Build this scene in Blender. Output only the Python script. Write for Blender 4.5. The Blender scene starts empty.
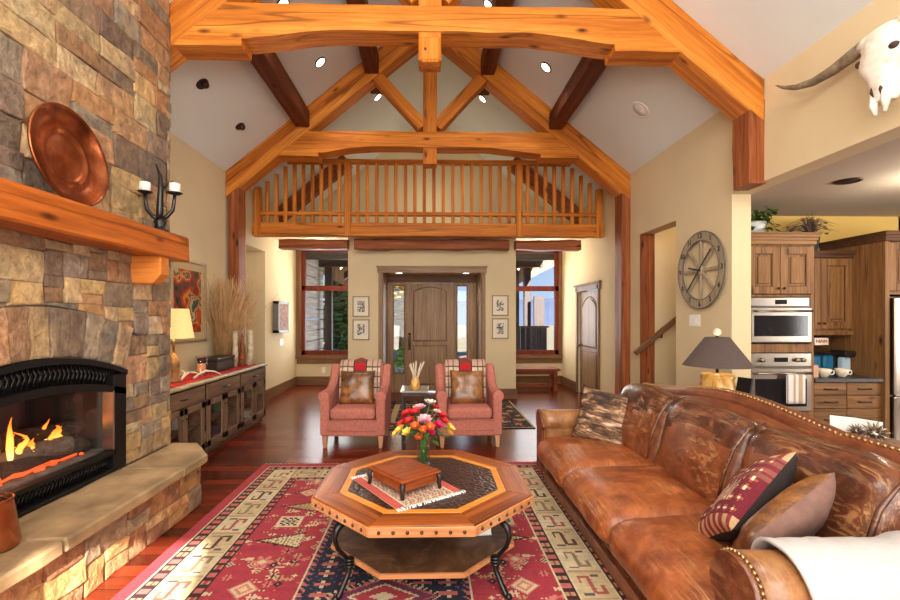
import bpy, bmesh, math, random
from mathutils import Vector, Matrix, noise
R = random.Random(11)
SC = bpy.context.scene
C = SC.collection
PI = math.pi
def V(*a): return Vector(a)
def lin(r, g, b):
    f = lambda c: (c/255/12.92) if c/255 <= .04045 else ((c/255+.055)/1.055)**2.4
    return (f(r), f(g), f(b), 1)

# ------------------------------------------------------------------ materials
class NT:
    def __init__(s, name):
        s.m = bpy.data.materials.new(name); s.m.use_nodes = True
        s.t = s.m.node_tree; s.n = s.t.nodes; s.b = s.n['Principled BSDF']
    def add(s, ty, **k):
        n = s.n.new(ty)
        for a, v in k.items(): setattr(n, a, v)
        return n
    def link(s, a, b): s.t.links.new(a, b)
    def coords(s, scale=(1,1,1), rand=True, rot=(0,0,0)):
        tc = s.add('ShaderNodeTexCoord'); mp = s.add('ShaderNodeMapping')
        mp.inputs['Scale'].default_value = scale; mp.inputs['Rotation'].default_value = rot
        if rand:
            oi = s.add('ShaderNodeObjectInfo'); ml = s.add('ShaderNodeMath', operation='MULTIPLY'); ml.inputs[1].default_value = 37
            s.link(oi.outputs['Random'], ml.inputs[0])
            va = s.add('ShaderNodeVectorMath', operation='ADD')
            s.link(tc.outputs['Object'], va.inputs[0]); s.link(ml.outputs[0], va.inputs[1]); s.link(va.outputs[0], mp.inputs[0])
        else: s.link(tc.outputs['Object'], mp.inputs[0])
        return mp.outputs[0]
    def noise(s, vec, scale, detail=4, rough=.55, dist=0):
        n = s.add('ShaderNodeTexNoise'); n.inputs['Scale'].default_value = scale; n.inputs['Detail'].default_value = detail
        n.inputs['Roughness'].default_value = rough; n.inputs['Distortion'].default_value = dist
        if vec: s.link(vec, n.inputs['Vector'])
        return n.outputs[0]
    def ramp(s, fac, stops, interp='LINEAR'):
        r = s.add('ShaderNodeValToRGB'); e = r.color_ramp.elements; r.color_ramp.interpolation = interp
        while len(e) < len(stops): e.new(.5)
        for i, (p, c) in enumerate(stops): e[i].position = p; e[i].color = c
        s.link(fac, r.inputs[0]); return r.outputs[0]
    def mix(s, fac, a, b, mode='MIX'):
        n = s.add('ShaderNodeMix', data_type='RGBA', blend_type=mode)
        for i, v in ((0, fac), (6, a), (7, b)):
            if isinstance(v, (int, float, tuple)): n.inputs[i].default_value = v
            else: s.link(v, n.inputs[i])
        return n.outputs[2]
    def bump(s, h, strength=.3, dist=.01):
        b = s.add('ShaderNodeBump'); b.inputs['Strength'].default_value = strength; b.inputs['Distance'].default_value = dist
        s.link(h, b.inputs['Height']); s.link(b.outputs[0], s.b.inputs['Normal'])
    def set(s, **k):
        for a, v in k.items():
            a = a.replace('_', ' ')
            if isinstance(v, (int, float, tuple)): s.b.inputs[a].default_value = v
            else: s.link(v, s.b.inputs[a])
        return s.m

def plain(name, col, rough=.6, metal=0, var=.06, scale=6, bump=.08, **k):
    t = NT(name); v = t.coords()
    n = t.noise(v, scale, 4)
    d = tuple(c*(1-var*2) for c in col[:3])+(1,); u = tuple(min(1, c*(1+var)) for c in col[:3])+(1,)
    c = t.ramp(n, [(.3, d), (.7, u)])
    t.bump(t.noise(v, scale*12, 2), bump, .003)
    return t.set(Base_Color=c, Roughness=rough, Metallic=metal, **k)

def wood(name, dark, mid, light, axis='x', rough=.45, knots=True, gs=1.0, bump=.25, coat=0):
    t = NT(name)
    st = {'x': (.3, 7, 7), 'y': (7, .3, 7), 'z': (7, 7, .3)}[axis]
    v = t.coords(tuple(a*gs for a in st))
    n1 = t.noise(v, 1.5, 7, .68, .25); n2 = t.noise(v, 8, 5, .7, .1)
    c = t.ramp(n1, [(.25, dark), (.5, mid), (.75, light)])
    c2 = t.ramp(n2, [(.35, tuple(x*.62 for x in dark[:3])+(1,)), (.6, (1, 1, 1, 1))])
    c = t.mix(.35, c, c2, 'MULTIPLY')
    h = n2
    if knots:
        kv = t.coords({'x': (1.1, 3, 3), 'y': (3, 1.1, 3), 'z': (3, 3, 1.1)}[axis])
        vo = t.add('ShaderNodeTexVoronoi'); vo.inputs['Scale'].default_value = 1.9; t.link(kv, vo.inputs['Vector'])
        k = t.ramp(vo.outputs['Distance'], [(.035, (1, 1, 1, 1)), (.1, (.5, .5, .5, 1)), (.16, (0, 0, 0, 1))])
        c = t.mix(k, c, tuple(x*.22 for x in dark[:3])+(1,))
        # long dark drying checks
        cv = t.coords({'x': (.25, 9, 9), 'y': (9, .25, 9), 'z': (9, 9, .25)}[axis])
        ck = t.noise(cv, .8, 1, .3)
        cr = t.ramp(ck, [(.488, (0, 0, 0, 1)), (.498, (1, 1, 1, 1)), (.502, (1, 1, 1, 1)), (.512, (0, 0, 0, 1))])
        cm = t.add('ShaderNodeMath', operation='MULTIPLY'); t.link(cr, cm.inputs[0]); cm.inputs[1].default_value = .6
        c = t.mix(cm.outputs[0], c, tuple(x*.2 for x in dark[:3])+(1,))
    t.bump(h, bump, .006)
    return t.set(Base_Color=c, Roughness=rough, Coat_Weight=coat, Coat_Roughness=.15, Specular_IOR_Level=.2)

def attr_mat(name, rough=.8, nscale=18, amt=.45, bump=.6, bd=.01, att='Col', tint=None):
    t = NT(name)
    a = t.add('ShaderNodeAttribute'); a.attribute_name = att
    v = t.coords(rand=False)
    n = t.noise(v, nscale, 6, .65); n2 = t.noise(v, nscale*.22, 4, .6, .6)
    c = t.mix(amt, a.outputs['Color'], t.ramp(n, [(.3, (.35, .32, .3, 1)), (.7, (1.0, 1.0, 1.0, 1))]), 'MULTIPLY')
    c = t.mix(amt*.8, c, t.ramp(n2, [(.32, (.42, .4, .42, 1)), (.5, (.95, .88, .8, 1)), (.68, (1, .86, .62, 1))]), 'MULTIPLY')
    t.bump(n, bump, bd)
    return t.set(Base_Color=c, Roughness=rough)

def glass(name, col=(1, 1, 1, 1), rough=.02, alpha=.12):
    t = NT(name); tr = t.add('ShaderNodeBsdfTransparent'); gl = t.add('ShaderNodeBsdfGlossy'); mx = t.add('ShaderNodeMixShader'); fr = t.add('ShaderNodeLayerWeight'); pw = t.add('ShaderNodeMath', operation='POWER'); ma = t.add('ShaderNodeMath', operation='MULTIPLY_ADD')
    tr.inputs[0].default_value = col; gl.inputs['Roughness'].default_value = rough; pw.inputs[1].default_value = 4; ma.inputs[1].default_value = .6; ma.inputs[2].default_value = .035
    t.link(fr.outputs['Facing'], pw.inputs[0]); t.link(pw.outputs[0], ma.inputs[0]); t.link(ma.outputs[0], mx.inputs[0]); t.link(tr.outputs[0], mx.inputs[1]); t.link(gl.outputs[0], mx.inputs[2]); t.link(mx.outputs[0], t.n['Material Output'].inputs['Surface'])
    return t.m

def emis(name, col, st):
    t = NT(name)
    return t.set(Base_Color=col, Emission_Color=col, Emission_Strength=st)

M = {}
tb = (lin(146, 74, 24), lin(208, 124, 42), lin(234, 158, 70))
for ax in 'xyz': M['timber_'+ax] = wood('timber_'+ax, *tb, ax, .5)
M['timber_red'] = wood('timber_red', lin(98, 50, 26), lin(152, 84, 46), lin(190, 120, 74), 'x', .5, bump=.8)
M['timber_dark'] = wood('timber_dark', lin(78, 36, 20), lin(112, 56, 32), lin(140, 76, 44), 'x', .6)
M['mantel'] = wood('mantel', lin(130, 56, 20), lin(184, 92, 36), lin(208, 118, 52), 'y', .45)
M['corbel'] = wood('corbel', lin(170, 90, 36), lin(214, 128, 52), lin(226, 146, 70), 'x', .5, knots=False)
M['tbl'] = wood('table_wood', lin(84, 38, 14), lin(158, 80, 28), lin(204, 116, 46), 'x', .34, coat=.1)
M['tbl_edge'] = wood('table_edge', lin(170, 104, 62), lin(206, 142, 94), lin(222, 166, 116), 'x', .35)
M['tbl_inlay'] = wood('table_inlay', lin(204, 120, 40), lin(226, 146, 58), lin(236, 164, 80), 'x', .3, knots=False)
M['box'] = wood('box_wood', lin(100, 44, 22), lin(150, 74, 38), lin(172, 92, 50), 'x', .3, knots=False, gs=2)
M['blackwood'] = plain('black_wood', lin(40, 32, 30), .4)
M['cab_x'] = wood('cabinet_x', lin(96, 64, 38), lin(138, 98, 60), lin(164, 122, 78), 'x', .5, gs=1.5)
M['cab_z'] = wood('cabinet_z', lin(96, 64, 38), lin(138, 98, 60), lin(164, 122, 78), 'z', .5, gs=1.5)
M['cab_dk'] = wood('cabinet_dark', lin(70, 46, 32), lin(98, 66, 46), lin(118, 84, 60), 'x', .5, gs=1.5, knots=False)
M['con_y'] = wood('console_y', lin(88, 66, 50), lin(124, 96, 74), lin(150, 120, 94), 'y', .5, gs=1.5, knots=False)
M['con_z'] = wood('console_z', lin(88, 66, 50), lin(124, 96, 74), lin(150, 120, 94), 'z', .5, gs=1.5, knots=False)
M['door_z'] = wood('door_wood_z', lin(118, 90, 62), lin(156, 124, 92), lin(180, 148, 114), 'z', .4, gs=1.3, knots=False)
M['door_x'] = wood('door_wood_x', lin(118, 90, 62), lin(156, 124, 92), lin(180, 148, 114), 'x', .4, gs=1.3, knots=False)
M['trim_x'] = wood('trim_x', lin(96, 66, 46), lin(128, 92, 64), lin(150, 112, 82), 'x', .45, gs=1.5, knots=False)
M['trim_y'] = wood('trim_y', lin(96, 66, 46), lin(128, 92, 64), lin(150, 112, 82), 'y', .45, gs=1.5, knots=False)
M['trim_z'] = wood('trim_z', lin(96, 66, 46), lin(128, 92, 64), lin(150, 112, 82), 'z', .45, gs=1.5, knots=False)
M['win'] = wood('window_wood', lin(84, 30, 20), lin(116, 46, 32), lin(136, 60, 42), 'z', .4, gs=1.5, knots=False)
M['bench'] = wood('bench_wood', lin(96, 48, 28), lin(136, 74, 44), lin(160, 96, 60), 'x', .4)
M['leg'] = wood('leg_wood', lin(170, 118, 88), lin(200, 146, 112), lin(214, 164, 130), 'z', .4, knots=False)
M['wall'] = plain('wall_plaster', lin(218, 199, 160), .85, var=.03, scale=1.2, bump=.15)
M['wall_kitchen'] = plain('wall_kitchen_plaster', lin(220, 184, 100), .85, var=.02, scale=1.2)
M['ceil'] = plain('ceiling_plaster', lin(224, 228, 226), .9, var=.02, scale=1, bump=.1)
M['ceil_k'] = plain('kitchen_ceiling_plaster', lin(190, 176, 156), .9, var=.03, scale=1.2)
M['white'] = plain('white_plastic', lin(235, 232, 225), .4, var=.01)
M['black'] = plain('black_metal', lin(30, 28, 28), .45, .6, var=.1)
M['iron'] = plain('dark_iron', lin(58, 56, 56), .32, .85, var=.15, scale=12)
M['bronze'] = plain('bronze', lin(70, 48, 36), .4, .7)
M['steel'] = plain('brushed_steel', lin(158, 148, 136), .28, 1, var=.05, scale=3)
M['steel_dk'] = plain('side_steel', lin(92, 84, 78), .4, .7)
M['nail'] = plain('brass_nail', lin(176, 140, 96), .3, .9)
M['nail_dk'] = plain('iron_nail', lin(84, 66, 54), .35, .8)
M['copper'] = None
M['slab'] = plain('hearth_slab_stone', lin(170, 140, 102), .6, var=.3, scale=3, bump=.5)
M['mortar'] = plain('mortar', lin(140, 128, 112), .95, var=.1)
M['glass'] = glass('clear_glass')
M['pane'] = glass('window_pane', (.9, .95, 1, 1), .01, .06)
M['oven_glass'] = plain('oven_glass', lin(30, 32, 36), .08, 0, var=.1)
M['candle'] = plain('candle_wax', lin(240, 236, 226), .5, var=.01)
M['towel'] = plain('towel_linen', lin(225, 220, 212), .95, var=.03)
M['towel_s'] = plain('towel_stripe', lin(190, 164, 136), .95, var=.03)
M['cream'] = plain('cream_ceramic', lin(226, 214, 190), .3, var=.02)
M['paper'] = plain('paper', lin(242, 240, 235), .7, var=.01)
M['red_cloth'] = plain('red_cloth', lin(186, 24, 30), .9, var=.15, scale=30)
M['chair'] = plain('rose_chenille', lin(184, 112, 98), .95, var=.13, scale=40, bump=.5)
M['dark_rug'] = None
M['mount'] = plain('tan_mount', lin(200, 176, 134), .8, var=.02)
M['antler'] = plain('antler_bone', lin(214, 200, 176), .5, var=.15, scale=8)
M['twig'] = plain('twig', lin(206, 164, 112), .8, var=.2)
M['grassd'] = plain('dry_grass', lin(120, 96, 78), .9, var=.25)
M['birch'] = plain('birch_bark', lin(196, 180, 150), .8, var=.25, scale=14)
M['leaf'] = plain('leaf_green', lin(62, 110, 44), .55, var=.3, scale=20)
M['stem'] = plain('stem_green', lin(84, 130, 60), .5, var=.1)
M['counter'] = plain('dark_counter', lin(62, 58, 58), .3, var=.25, scale=30)
M['pot_white'] = plain('pale_pot', lin(206, 208, 206), .4, var=.05)
M['pot_zinc'] = plain('zinc_pot', lin(150, 150, 150), .35, .7, var=.15)
M['blue_pl'] = plain('blue_plastic', lin(36, 110, 150), .3, var=.1)
M['bag'] = plain('pastel_tin', lin(210, 160, 130), .5, var=.15)
M['embers'] = emis('embers', (1, .1, .02, 1), 1.1)
M['bulb'] = emis('lamp_lens', (1, .86, .66, 1), 9)
M['black_leather'] = plain('black_leather', lin(38, 34, 34), .35, var=.1)
M['snow'] = plain('ground_outside', lin(130, 116, 88), .95, var=.15, scale=.4)
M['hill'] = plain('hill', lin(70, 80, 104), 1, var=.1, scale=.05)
M['evergreen'] = plain('evergreen', lin(92, 124, 60), .9, var=.35, scale=9)
M['aspen'] = plain('aspen_leaf', lin(206, 168, 50), .8, var=.3, scale=9)
M['stone_dark'] = plain('dark_panel', lin(60, 40, 32), .6)
M['bone'] = None

def m_copper():
    t = NT('hammered_copper'); v = t.coords()
    n = t.noise(v, 5, 5, .6); c = t.ramp(n, [(.3, lin(96, 44, 24)), (.5, lin(150, 80, 46)), (.72, lin(200, 126, 80))])
    t.bump(t.noise(v, 30, 2), .25, .005)
    M['copper'] = t.set(Base_Color=c, Roughness=.27, Metallic=.85)
m_copper()
def m_bone():
    t = NT('weathered_bone'); v = t.coords(); n = t.noise(v, 9, 6, .65)
    c = t.ramp(n, [(.28, lin(190, 172, 140)), (.42, lin(232, 224, 206)), (.6, lin(246, 242, 232))]); t.bump(n, .4, .008)
    M['bone'] = t.set(Base_Color=c, Roughness=.7)
    t = NT('horn'); v = t.coords((1, 1, 1)); n = t.noise(v, 14, 5, .6)
    c = t.ramp(n, [(.3, lin(88, 74, 58)), (.55, lin(136, 118, 94)), (.75, lin(176, 158, 130))]); t.bump(n, .5, .006)
    M['horn'] = t.set(Base_Color=c, Roughness=.6)
m_bone()
def m_floor():
    t = NT('cherry_plank_floor'); tc = t.add('ShaderNodeTexCoord')
    br = t.add('ShaderNodeTexBrick'); br.offset = .37; br.offset_frequency = 2
    mp = t.add('ShaderNodeMapping'); mp.inputs['Rotation'].default_value = (0, 0, 0)
    t.link(tc.outputs['Object'], mp.inputs[0]); t.link(mp.outputs[0], br.inputs['Vector'])
    br.inputs['Scale'].default_value = 1; br.inputs['Brick Width'].default_value = 1.5; br.inputs['Row Height'].default_value = .12
    br.inputs['Mortar Size'].default_value = .0025; br.inputs['Mortar Smooth'].default_value = .1; br.inputs['Bias'].default_value = 0
    br.inputs['Color1'].default_value = lin(128, 50, 26); br.inputs['Color2'].default_value = lin(72, 26, 15); br.inputs['Mortar'].default_value = lin(28, 10, 7)
    v = t.coords((.6, 9, 1), rand=False); n = t.noise(v, 3, 6, .65, .4)
    c = t.mix(.55, br.outputs['Color'], t.ramp(n, [(.3, (.5, .42, .4, 1)), (.7, (1.3, 1.15, 1.05, 1))]), 'MULTIPLY')
    t.bump(t.noise(t.coords((.8, 3, 1), rand=False), 2.5, 3), .12, .004)
    t.set(Base_Color=c, Roughness=.24, Specular_IOR_Level=.32); M['floor'] = t.m
m_floor()
def m_leather(name, c0, c1, c2, rough=.38, wr=.55, scr=.5):
    t = NT(name); v = t.coords(); n = t.noise(v, 2.6, 6, .62, .8)
    nn = t.noise(v, 9, 5, .7, .3); c = t.mix(.5, t.ramp(n, [(.32, c0), (.5, c1), (.66, c2)]), t.ramp(nn, [(.35, c0), (.5, c1), (.65, c2)]))
    # pale scratches and pull marks: thin contour lines of a stretched noise
    def streak(rot, sc, seed):
        q = t.noise(t.coords(sc, rot=rot), 1.0, 3, .55, 1.1); return t.ramp(q, [(.55, (0, 0, 0, 1)), (.66, (1, 1, 1, 1))])
    l = t.mix(1.0, streak((.2, .3, .7), (90, 3.2, 24), 0), streak((.1, -.4, .2), (80, 3.6, 18), 1), 'ADD')
    l2 = t.ramp(t.noise(v, 3.2, 3), [(.42, (0, 0, 0, 1)), (.62, (1, 1, 1, 1))])
    ml = t.mix(1.0, l, l2, 'MULTIPLY'); mm = t.add('ShaderNodeMath', operation='MULTIPLY'); t.link(ml, mm.inputs[0]); mm.inputs[1].default_value = scr
    c = t.mix(mm.outputs[0], c, lin(206, 150, 98))
    b = t.mix(.12, t.noise(v, 4, 3, .5, .3), t.noise(v, 120, 2), 'MIX')
    t.bump(b, wr*.5, .02)
    return t.set(Base_Color=c, Roughness=rough, Specular_IOR_Level=.6)
M['leather'] = m_leather('cognac_leather', lin(92, 42, 20), lin(142, 72, 34), lin(186, 108, 58), scr=.6)
M['leather_back'] = m_leather('brown_leather', lin(84, 42, 24), lin(122, 64, 36), lin(160, 92, 54), .28, .7, .45)
M['leather_dk'] = m_leather('dark_cognac_leather', lin(48, 26, 18), lin(84, 44, 28), lin(130, 76, 46), .26, .8, .45)
M['leather_arm'] = m_leather('arm_leather', lin(96, 58, 32), lin(146, 96, 56), lin(180, 130, 84), .33, .3, .3)
M['leather_edge'] = m_leather('edge_leather', lin(74, 34, 18), lin(116, 58, 30), lin(136, 74, 42), .35, .3, .2)
M['suede'] = plain('taupe_suede', lin(124, 92, 82), .95, var=.12, scale=14, bump=.4)
M['gold_leather'] = m_leather('bronze_hide', lin(40, 22, 12), lin(96, 56, 26), lin(176, 118, 60), .3, .7, .4)
def m_hide():
    t = NT('brindle_hide'); v = t.coords((2.2, 9, 5)); n = t.noise(v, 2.6, 8, .7, .5)
    c = t.ramp(n, [(.4, lin(44, 30, 24)), (.5, lin(96, 68, 48)), (.57, lin(160, 122, 90)), (.66, lin(222, 198, 170))])
    t.bump(t.noise(t.coords((2, 12, 12)), 12, 4), .8, .01)
    M['hide'] = t.set(Base_Color=c, Roughness=.8)
    t = NT('dark_cowhide'); v = t.coords((1, 1, 1)); n = t.noise(v, 4, 6, .65, 1.2)
    c = t.ramp(n, [(.3, lin(44, 28, 18)), (.5, lin(88, 58, 38)), (.7, lin(128, 92, 60))])
    t.bump(t.noise(v, 60, 3), .3, .005)
    M['cowhide'] = t.set(Base_Color=c, Roughness=.45, Specular_IOR_Level=.25)
    t = NT('crocodile_leather'); v = t.coords((1, 1, 1)); vo = t.add('ShaderNodeTexVoronoi'); vo.inputs['Scale'].default_value = 46; t.link(v, vo.inputs['Vector'])
    c = t.ramp(vo.outputs['Distance'], [(.1, lin(92, 58, 50)), (.55, lin(44, 24, 20))])
    inv = t.add('ShaderNodeMath', operation='SUBTRACT'); inv.inputs[0].default_value = 1; t.link(vo.outputs['Distance'], inv.inputs[1])
    t.bump(inv.outputs[0], .5, .01)
    M['croc'] = t.set(Base_Color=c, Roughness=.3)
m_hide()
def m_shade(name, c, e, st, transl=True):
    t = NT(name); v = t.coords((1, 1, 1)); n = t.noise(v, 120, 2)
    col = t.ramp(n, [(.35, tuple(x*.75 for x in c[:3])+(1,)), (.65, c)])
    t.set(Base_Color=col, Roughness=.9, Emission_Color=e, Emission_Strength=st)
    return t.m
M['shade_lit'] = m_shade('lit_cream_shade', lin(240, 214, 150), (1, .62, .22, 1), .55)
M['shade_dk'] = m_shade('dark_burlap_shade', lin(92, 76, 74), (1, .7, .4, 1), 0.0)
def m_lamp_base():
    t = NT('onyx_base'); v = t.coords((1, 1, .6)); n = t.noise(v, 9, 5, .6, 1)
    c = t.ramp(n, [(.3, lin(150, 96, 30)), (.5, lin(210, 156, 70)), (.7, lin(232, 200, 140))])
    M['onyx'] = t.set(Base_Color=c, Roughness=.3)
    t = NT('turned_wood_base'); v = t.coords((3, 3, 8)); n = t.noise(v, 2, 4)
    c = t.ramp(n, [(.3, lin(96, 66, 34)), (.6, lin(160, 116, 60))]); M['turned'] = t.set(Base_Color=c, Roughness=.35)
m_lamp_base()
def m_flame():
    t = NT('flame'); tc = t.add('ShaderNodeTexCoord'); sp = t.add('ShaderNodeSeparateXYZ'); t.link(tc.outputs['Generated'], sp.inputs[0])
    c = t.ramp(sp.outputs['Z'], [(.0, (1, .62, .2, 1)), (.35, (1, .36, .05, 1)), (.85, (.95, .14, .01, 1))])
    lw = t.add('ShaderNodeLayerWeight'); lw.inputs['Blend'].default_value = .45
    a = t.ramp(lw.outputs['Facing'], [(.2, (.95, .95, .95, 1)), (.95, (.15, .15, .15, 1))])
    M['flame'] = t.set(Base_Color=(0, 0, 0, 1), Emission_Color=c, Emission_Strength=3.6, Alpha=a)
m_flame()
M['stone'] = attr_mat('ledge_stone', .85, 15, .85, 1.0, .03)
M['col_plain'] = attr_mat('painted_detail', .8, 60, .12, .25, .003)
M['rug'] = attr_mat('woven_wool', .95, 120, .45, .8, .004)
M['art'] = attr_mat('art_paint', .7, 30, .3, .1, .002)
M['petals'] = attr_mat('petal', .6, 40, .05, .1, .002)
M['clock'] = wood('grey_weathered', lin(134, 120, 98), lin(168, 152, 126), lin(190, 176, 150), 'z', .7, knots=False, gs=2)
M['log'] = attr_mat('charred_log', .9, 26, .8, 1, .03)
M['siding'] = None
def m_siding():
    t = NT('weathered_siding'); v = t.coords((.5, .5, 7), rand=False); n = t.noise(v, 2, 5, .6, .4)
    c = t.ramp(n, [(.3, lin(150, 134, 122)), (.7, lin(216, 200, 184))]); t.bump(n, .4, .01)
    M['siding'] = t.set(Base_Color=c, Roughness=.85)
    t = NT('soffit_boards'); v = t.coords((7, .5, .5), rand=False); n = t.noise(v, 2, 5, .6, .4)
    c = t.ramp(n, [(.3, lin(150, 108, 70)), (.7, lin(206, 164, 116))]); t.bump(n, .3, .01)
    M['soffit'] = t.set(Base_Color=c, Roughness=.8)
m_siding()

# ------------------------------------------------------------------ mesh builder
class MB:
    def __init__(s): s.bm = bmesh.new(); s.cl = None; s.cur = (1, 1, 1, 1)
    def color(s, c):
        if s.cl is None: s.cl = s.bm.loops.layers.float_color.new('Col')
        s.cur = tuple(c[:3])+(1,); return s
    def _paint(s, faces):
        if s.cl is not None:
            for f in faces:
                for l in f.loops: l[s.cl] = s.cur
    def merge(s, t, mat=None):
        """append temp bmesh t"""
        vm = {}
        for v in t.verts: vm[v] = s.bm.verts.new(mat @ v.co if mat else v.co)
        fs = []
        for f in t.faces:
            try: nf = s.bm.faces.new([vm[v] for v in f.verts]); nf.smooth = f.smooth; fs.append(nf)
            except ValueError: pass
        s._paint(fs); t.free(); return s
    def box(s, x0, x1, y0, y1, z0, z1, bev=.004, mat=None, seg=1):
        t = bmesh.new(); bmesh.ops.create_cube(t, size=1)
        for v in t.verts: v.co = Vector(((x0+x1)/2+v.co.x*(x1-x0), (y0+y1)/2+v.co.y*(y1-y0), (z0+z1)/2+v.co.z*(z1-z0)))
        bev = min(bev, .45*min(abs(x1-x0), abs(y1-y0), abs(z1-z0)))
        if bev > 0: bmesh.ops.bevel(t, geom=list(t.edges), offset=bev, segments=seg, affect='EDGES', profile=.5)
        return s.merge(t, mat)
    def prism(s, pts, ax, a, b, bev=0, mat=None):
        """2D polygon pts extruded along axis ax from a to b. ax='y': pts=(x,z); 'x': (y,z); 'z': (x,y)"""
        t = bmesh.new()
        def mk(p, q): return {'y': (p[0], q, p[1]), 'x': (q, p[0], p[1]), 'z': (p[0], p[1], q)}[ax]
        A = [t.verts.new(mk(p, a)) for p in pts]; B = [t.verts.new(mk(p, b)) for p in pts]; n = len(pts)
        t.faces.new(A); t.faces.new(B[::-1])
        for i in range(n): t.faces.new((A[i], B[i], B[(i+1) % n], A[(i+1) % n]))
        bmesh.ops.recalc_face_normals(t, faces=t.faces)
        if bev > 0: bmesh.ops.bevel(t, geom=list(t.edges), offset=bev, segments=1, affect='EDGES')
        return s.merge(t, mat)
    def surf(s, fn, nu, nv, cu=False, cv=False, smooth=True, caps=False):
        g = [[s.bm.verts.new(fn(i/(nu if cu else nu-1), j/(nv if cv else nv-1))) for j in range(nv)] for i in range(nu)]
        fs = []
        for i in range(nu if cu else nu-1):
            for j in range(nv if cv else nv-1):
                try: f = s.bm.faces.new((g[i][j], g[(i+1) % nu][j], g[(i+1) % nu][(j+1) % nv], g[i][(j+1) % nv])); f.smooth = smooth; fs.append(f)
                except ValueError: pass
        if caps:
            for row in (([g[i][0] for i in range(nu)]), [g[i][-1] for i in range(nu)][::-1]):
                try: fs.append(s.bm.faces.new(row))
                except ValueError: pass
        s._paint(fs); return g
    def tube(s, pts, rad, n=8, caps=True):
        pts = [Vector(p) for p in pts]; m = len(pts)
        if not hasattr(rad, '__len__'): rad = [rad]*m
        rings = []; pn = None
        for i, p in enumerate(pts):
            d = (pts[min(i+1, m-1)]-pts[max(i-1, 0)]).normalized()
            if pn is None: pn = d.orthogonal().normalized()
            pn = (pn-d*pn.dot(d)); pn = pn.normalized() if pn.length > 1e-6 else d.orthogonal().normalized()
            q = d.cross(pn)
            rings.append([s.bm.verts.new(p+(pn*math.cos(2*PI*k/n)+q*math.sin(2*PI*k/n))*rad[i]) for k in range(n)])
        fs = []
        for i in range(m-1):
            for k in range(n):
                f = s.bm.faces.new((rings[i][k], rings[i][(k+1) % n], rings[i+1][(k+1) % n], rings[i+1][k])); f.smooth = True; fs.append(f)
        if caps: fs.append(s.bm.faces.new(rings[0][::-1])); fs.append(s.bm.faces.new(rings[-1]))
        s._paint(fs); return s
    def lathe(s, prof, n=24, c=(0, 0, 0), mat=None):
        t = bmesh.new(); rings = []
        for r, z in prof: rings.append([t.verts.new((c[0]+r*math.cos(2*PI*k/n), c[1]+r*math.sin(2*PI*k/n), c[2]+z)) for k in range(n)])
        for a, b in zip(rings, rings[1:]):
            for k in range(n):
                f = t.faces.new((a[k], a[(k+1) % n], b[(k+1) % n], b[k])); f.smooth = True
        t.faces.new(rings[0][::-1]); t.faces.new(rings[-1])
        return s.merge(t, mat)
    def ball(s, c, r, u=10, v=7, mat=None):
        if not hasattr(r, '__len__'): r = (r, r, r)
        t = bmesh.new(); bmesh.ops.create_uvsphere(t, u_segments=u, v_segments=v, radius=1)
        for w in t.verts: w.co = Vector((c[0]+w.co.x*r[0], c[1]+w.co.y*r[1], c[2]+w.co.z*r[2]))
        for f in t.faces: f.smooth = True
        return s.merge(t, mat)
    def jitter(s, a, f=3, seed=0):
        for v in s.bm.verts: v.co += noise.noise_vector(v.co*f+Vector((seed, seed*2, 0)))*a
        return s

def rel(p, parent):
    return Vector(p)-(parent.location if parent else Vector((0, 0, 0)))
def obj(name, mb, mat, parent=None, loc=(0, 0, 0), rot=None, smooth=None):
    me = bpy.data.meshes.new(name)
    bmesh.ops.recalc_face_normals(mb.bm, faces=mb.bm.faces)
    mb.bm.to_mesh(me); mb.bm.free()
    me.materials.append(mat)
    if smooth is not None:
        for p in me.polygons: p.use_smooth = smooth
    o = bpy.data.objects.new(name, me); C.objects.link(o); o.location = loc
    if rot is not None: o.rotation_euler = rot
    if parent: o.parent = parent
    return o
def tag(o, label, cat, group=None, kind=None):
    o['label'] = label; o['category'] = cat
    if group: o['group'] = group
    if kind: o['kind'] = kind
    return o
def thing(name, label, cat, loc=(0, 0, 0), rotz=0, group=None):
    o = bpy.data.objects.new(name, None); C.objects.link(o); o.location = loc; o.rotation_euler = (0, 0, rotz)
    o.empty_display_size = .1
    return tag(o, label, cat, group)
def struct(name, mb, mat, parent=None, loc=(0, 0, 0)):
    o = obj(name, mb, mat, parent, loc)
    if not parent: o['kind'] = 'structure'
    return o
def copy_tree(o, parent=None):
    c = o.copy(); C.objects.link(c)
    if parent: c.parent = parent
    for ch in list(o.children): copy_tree(ch, c)
    return c
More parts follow.
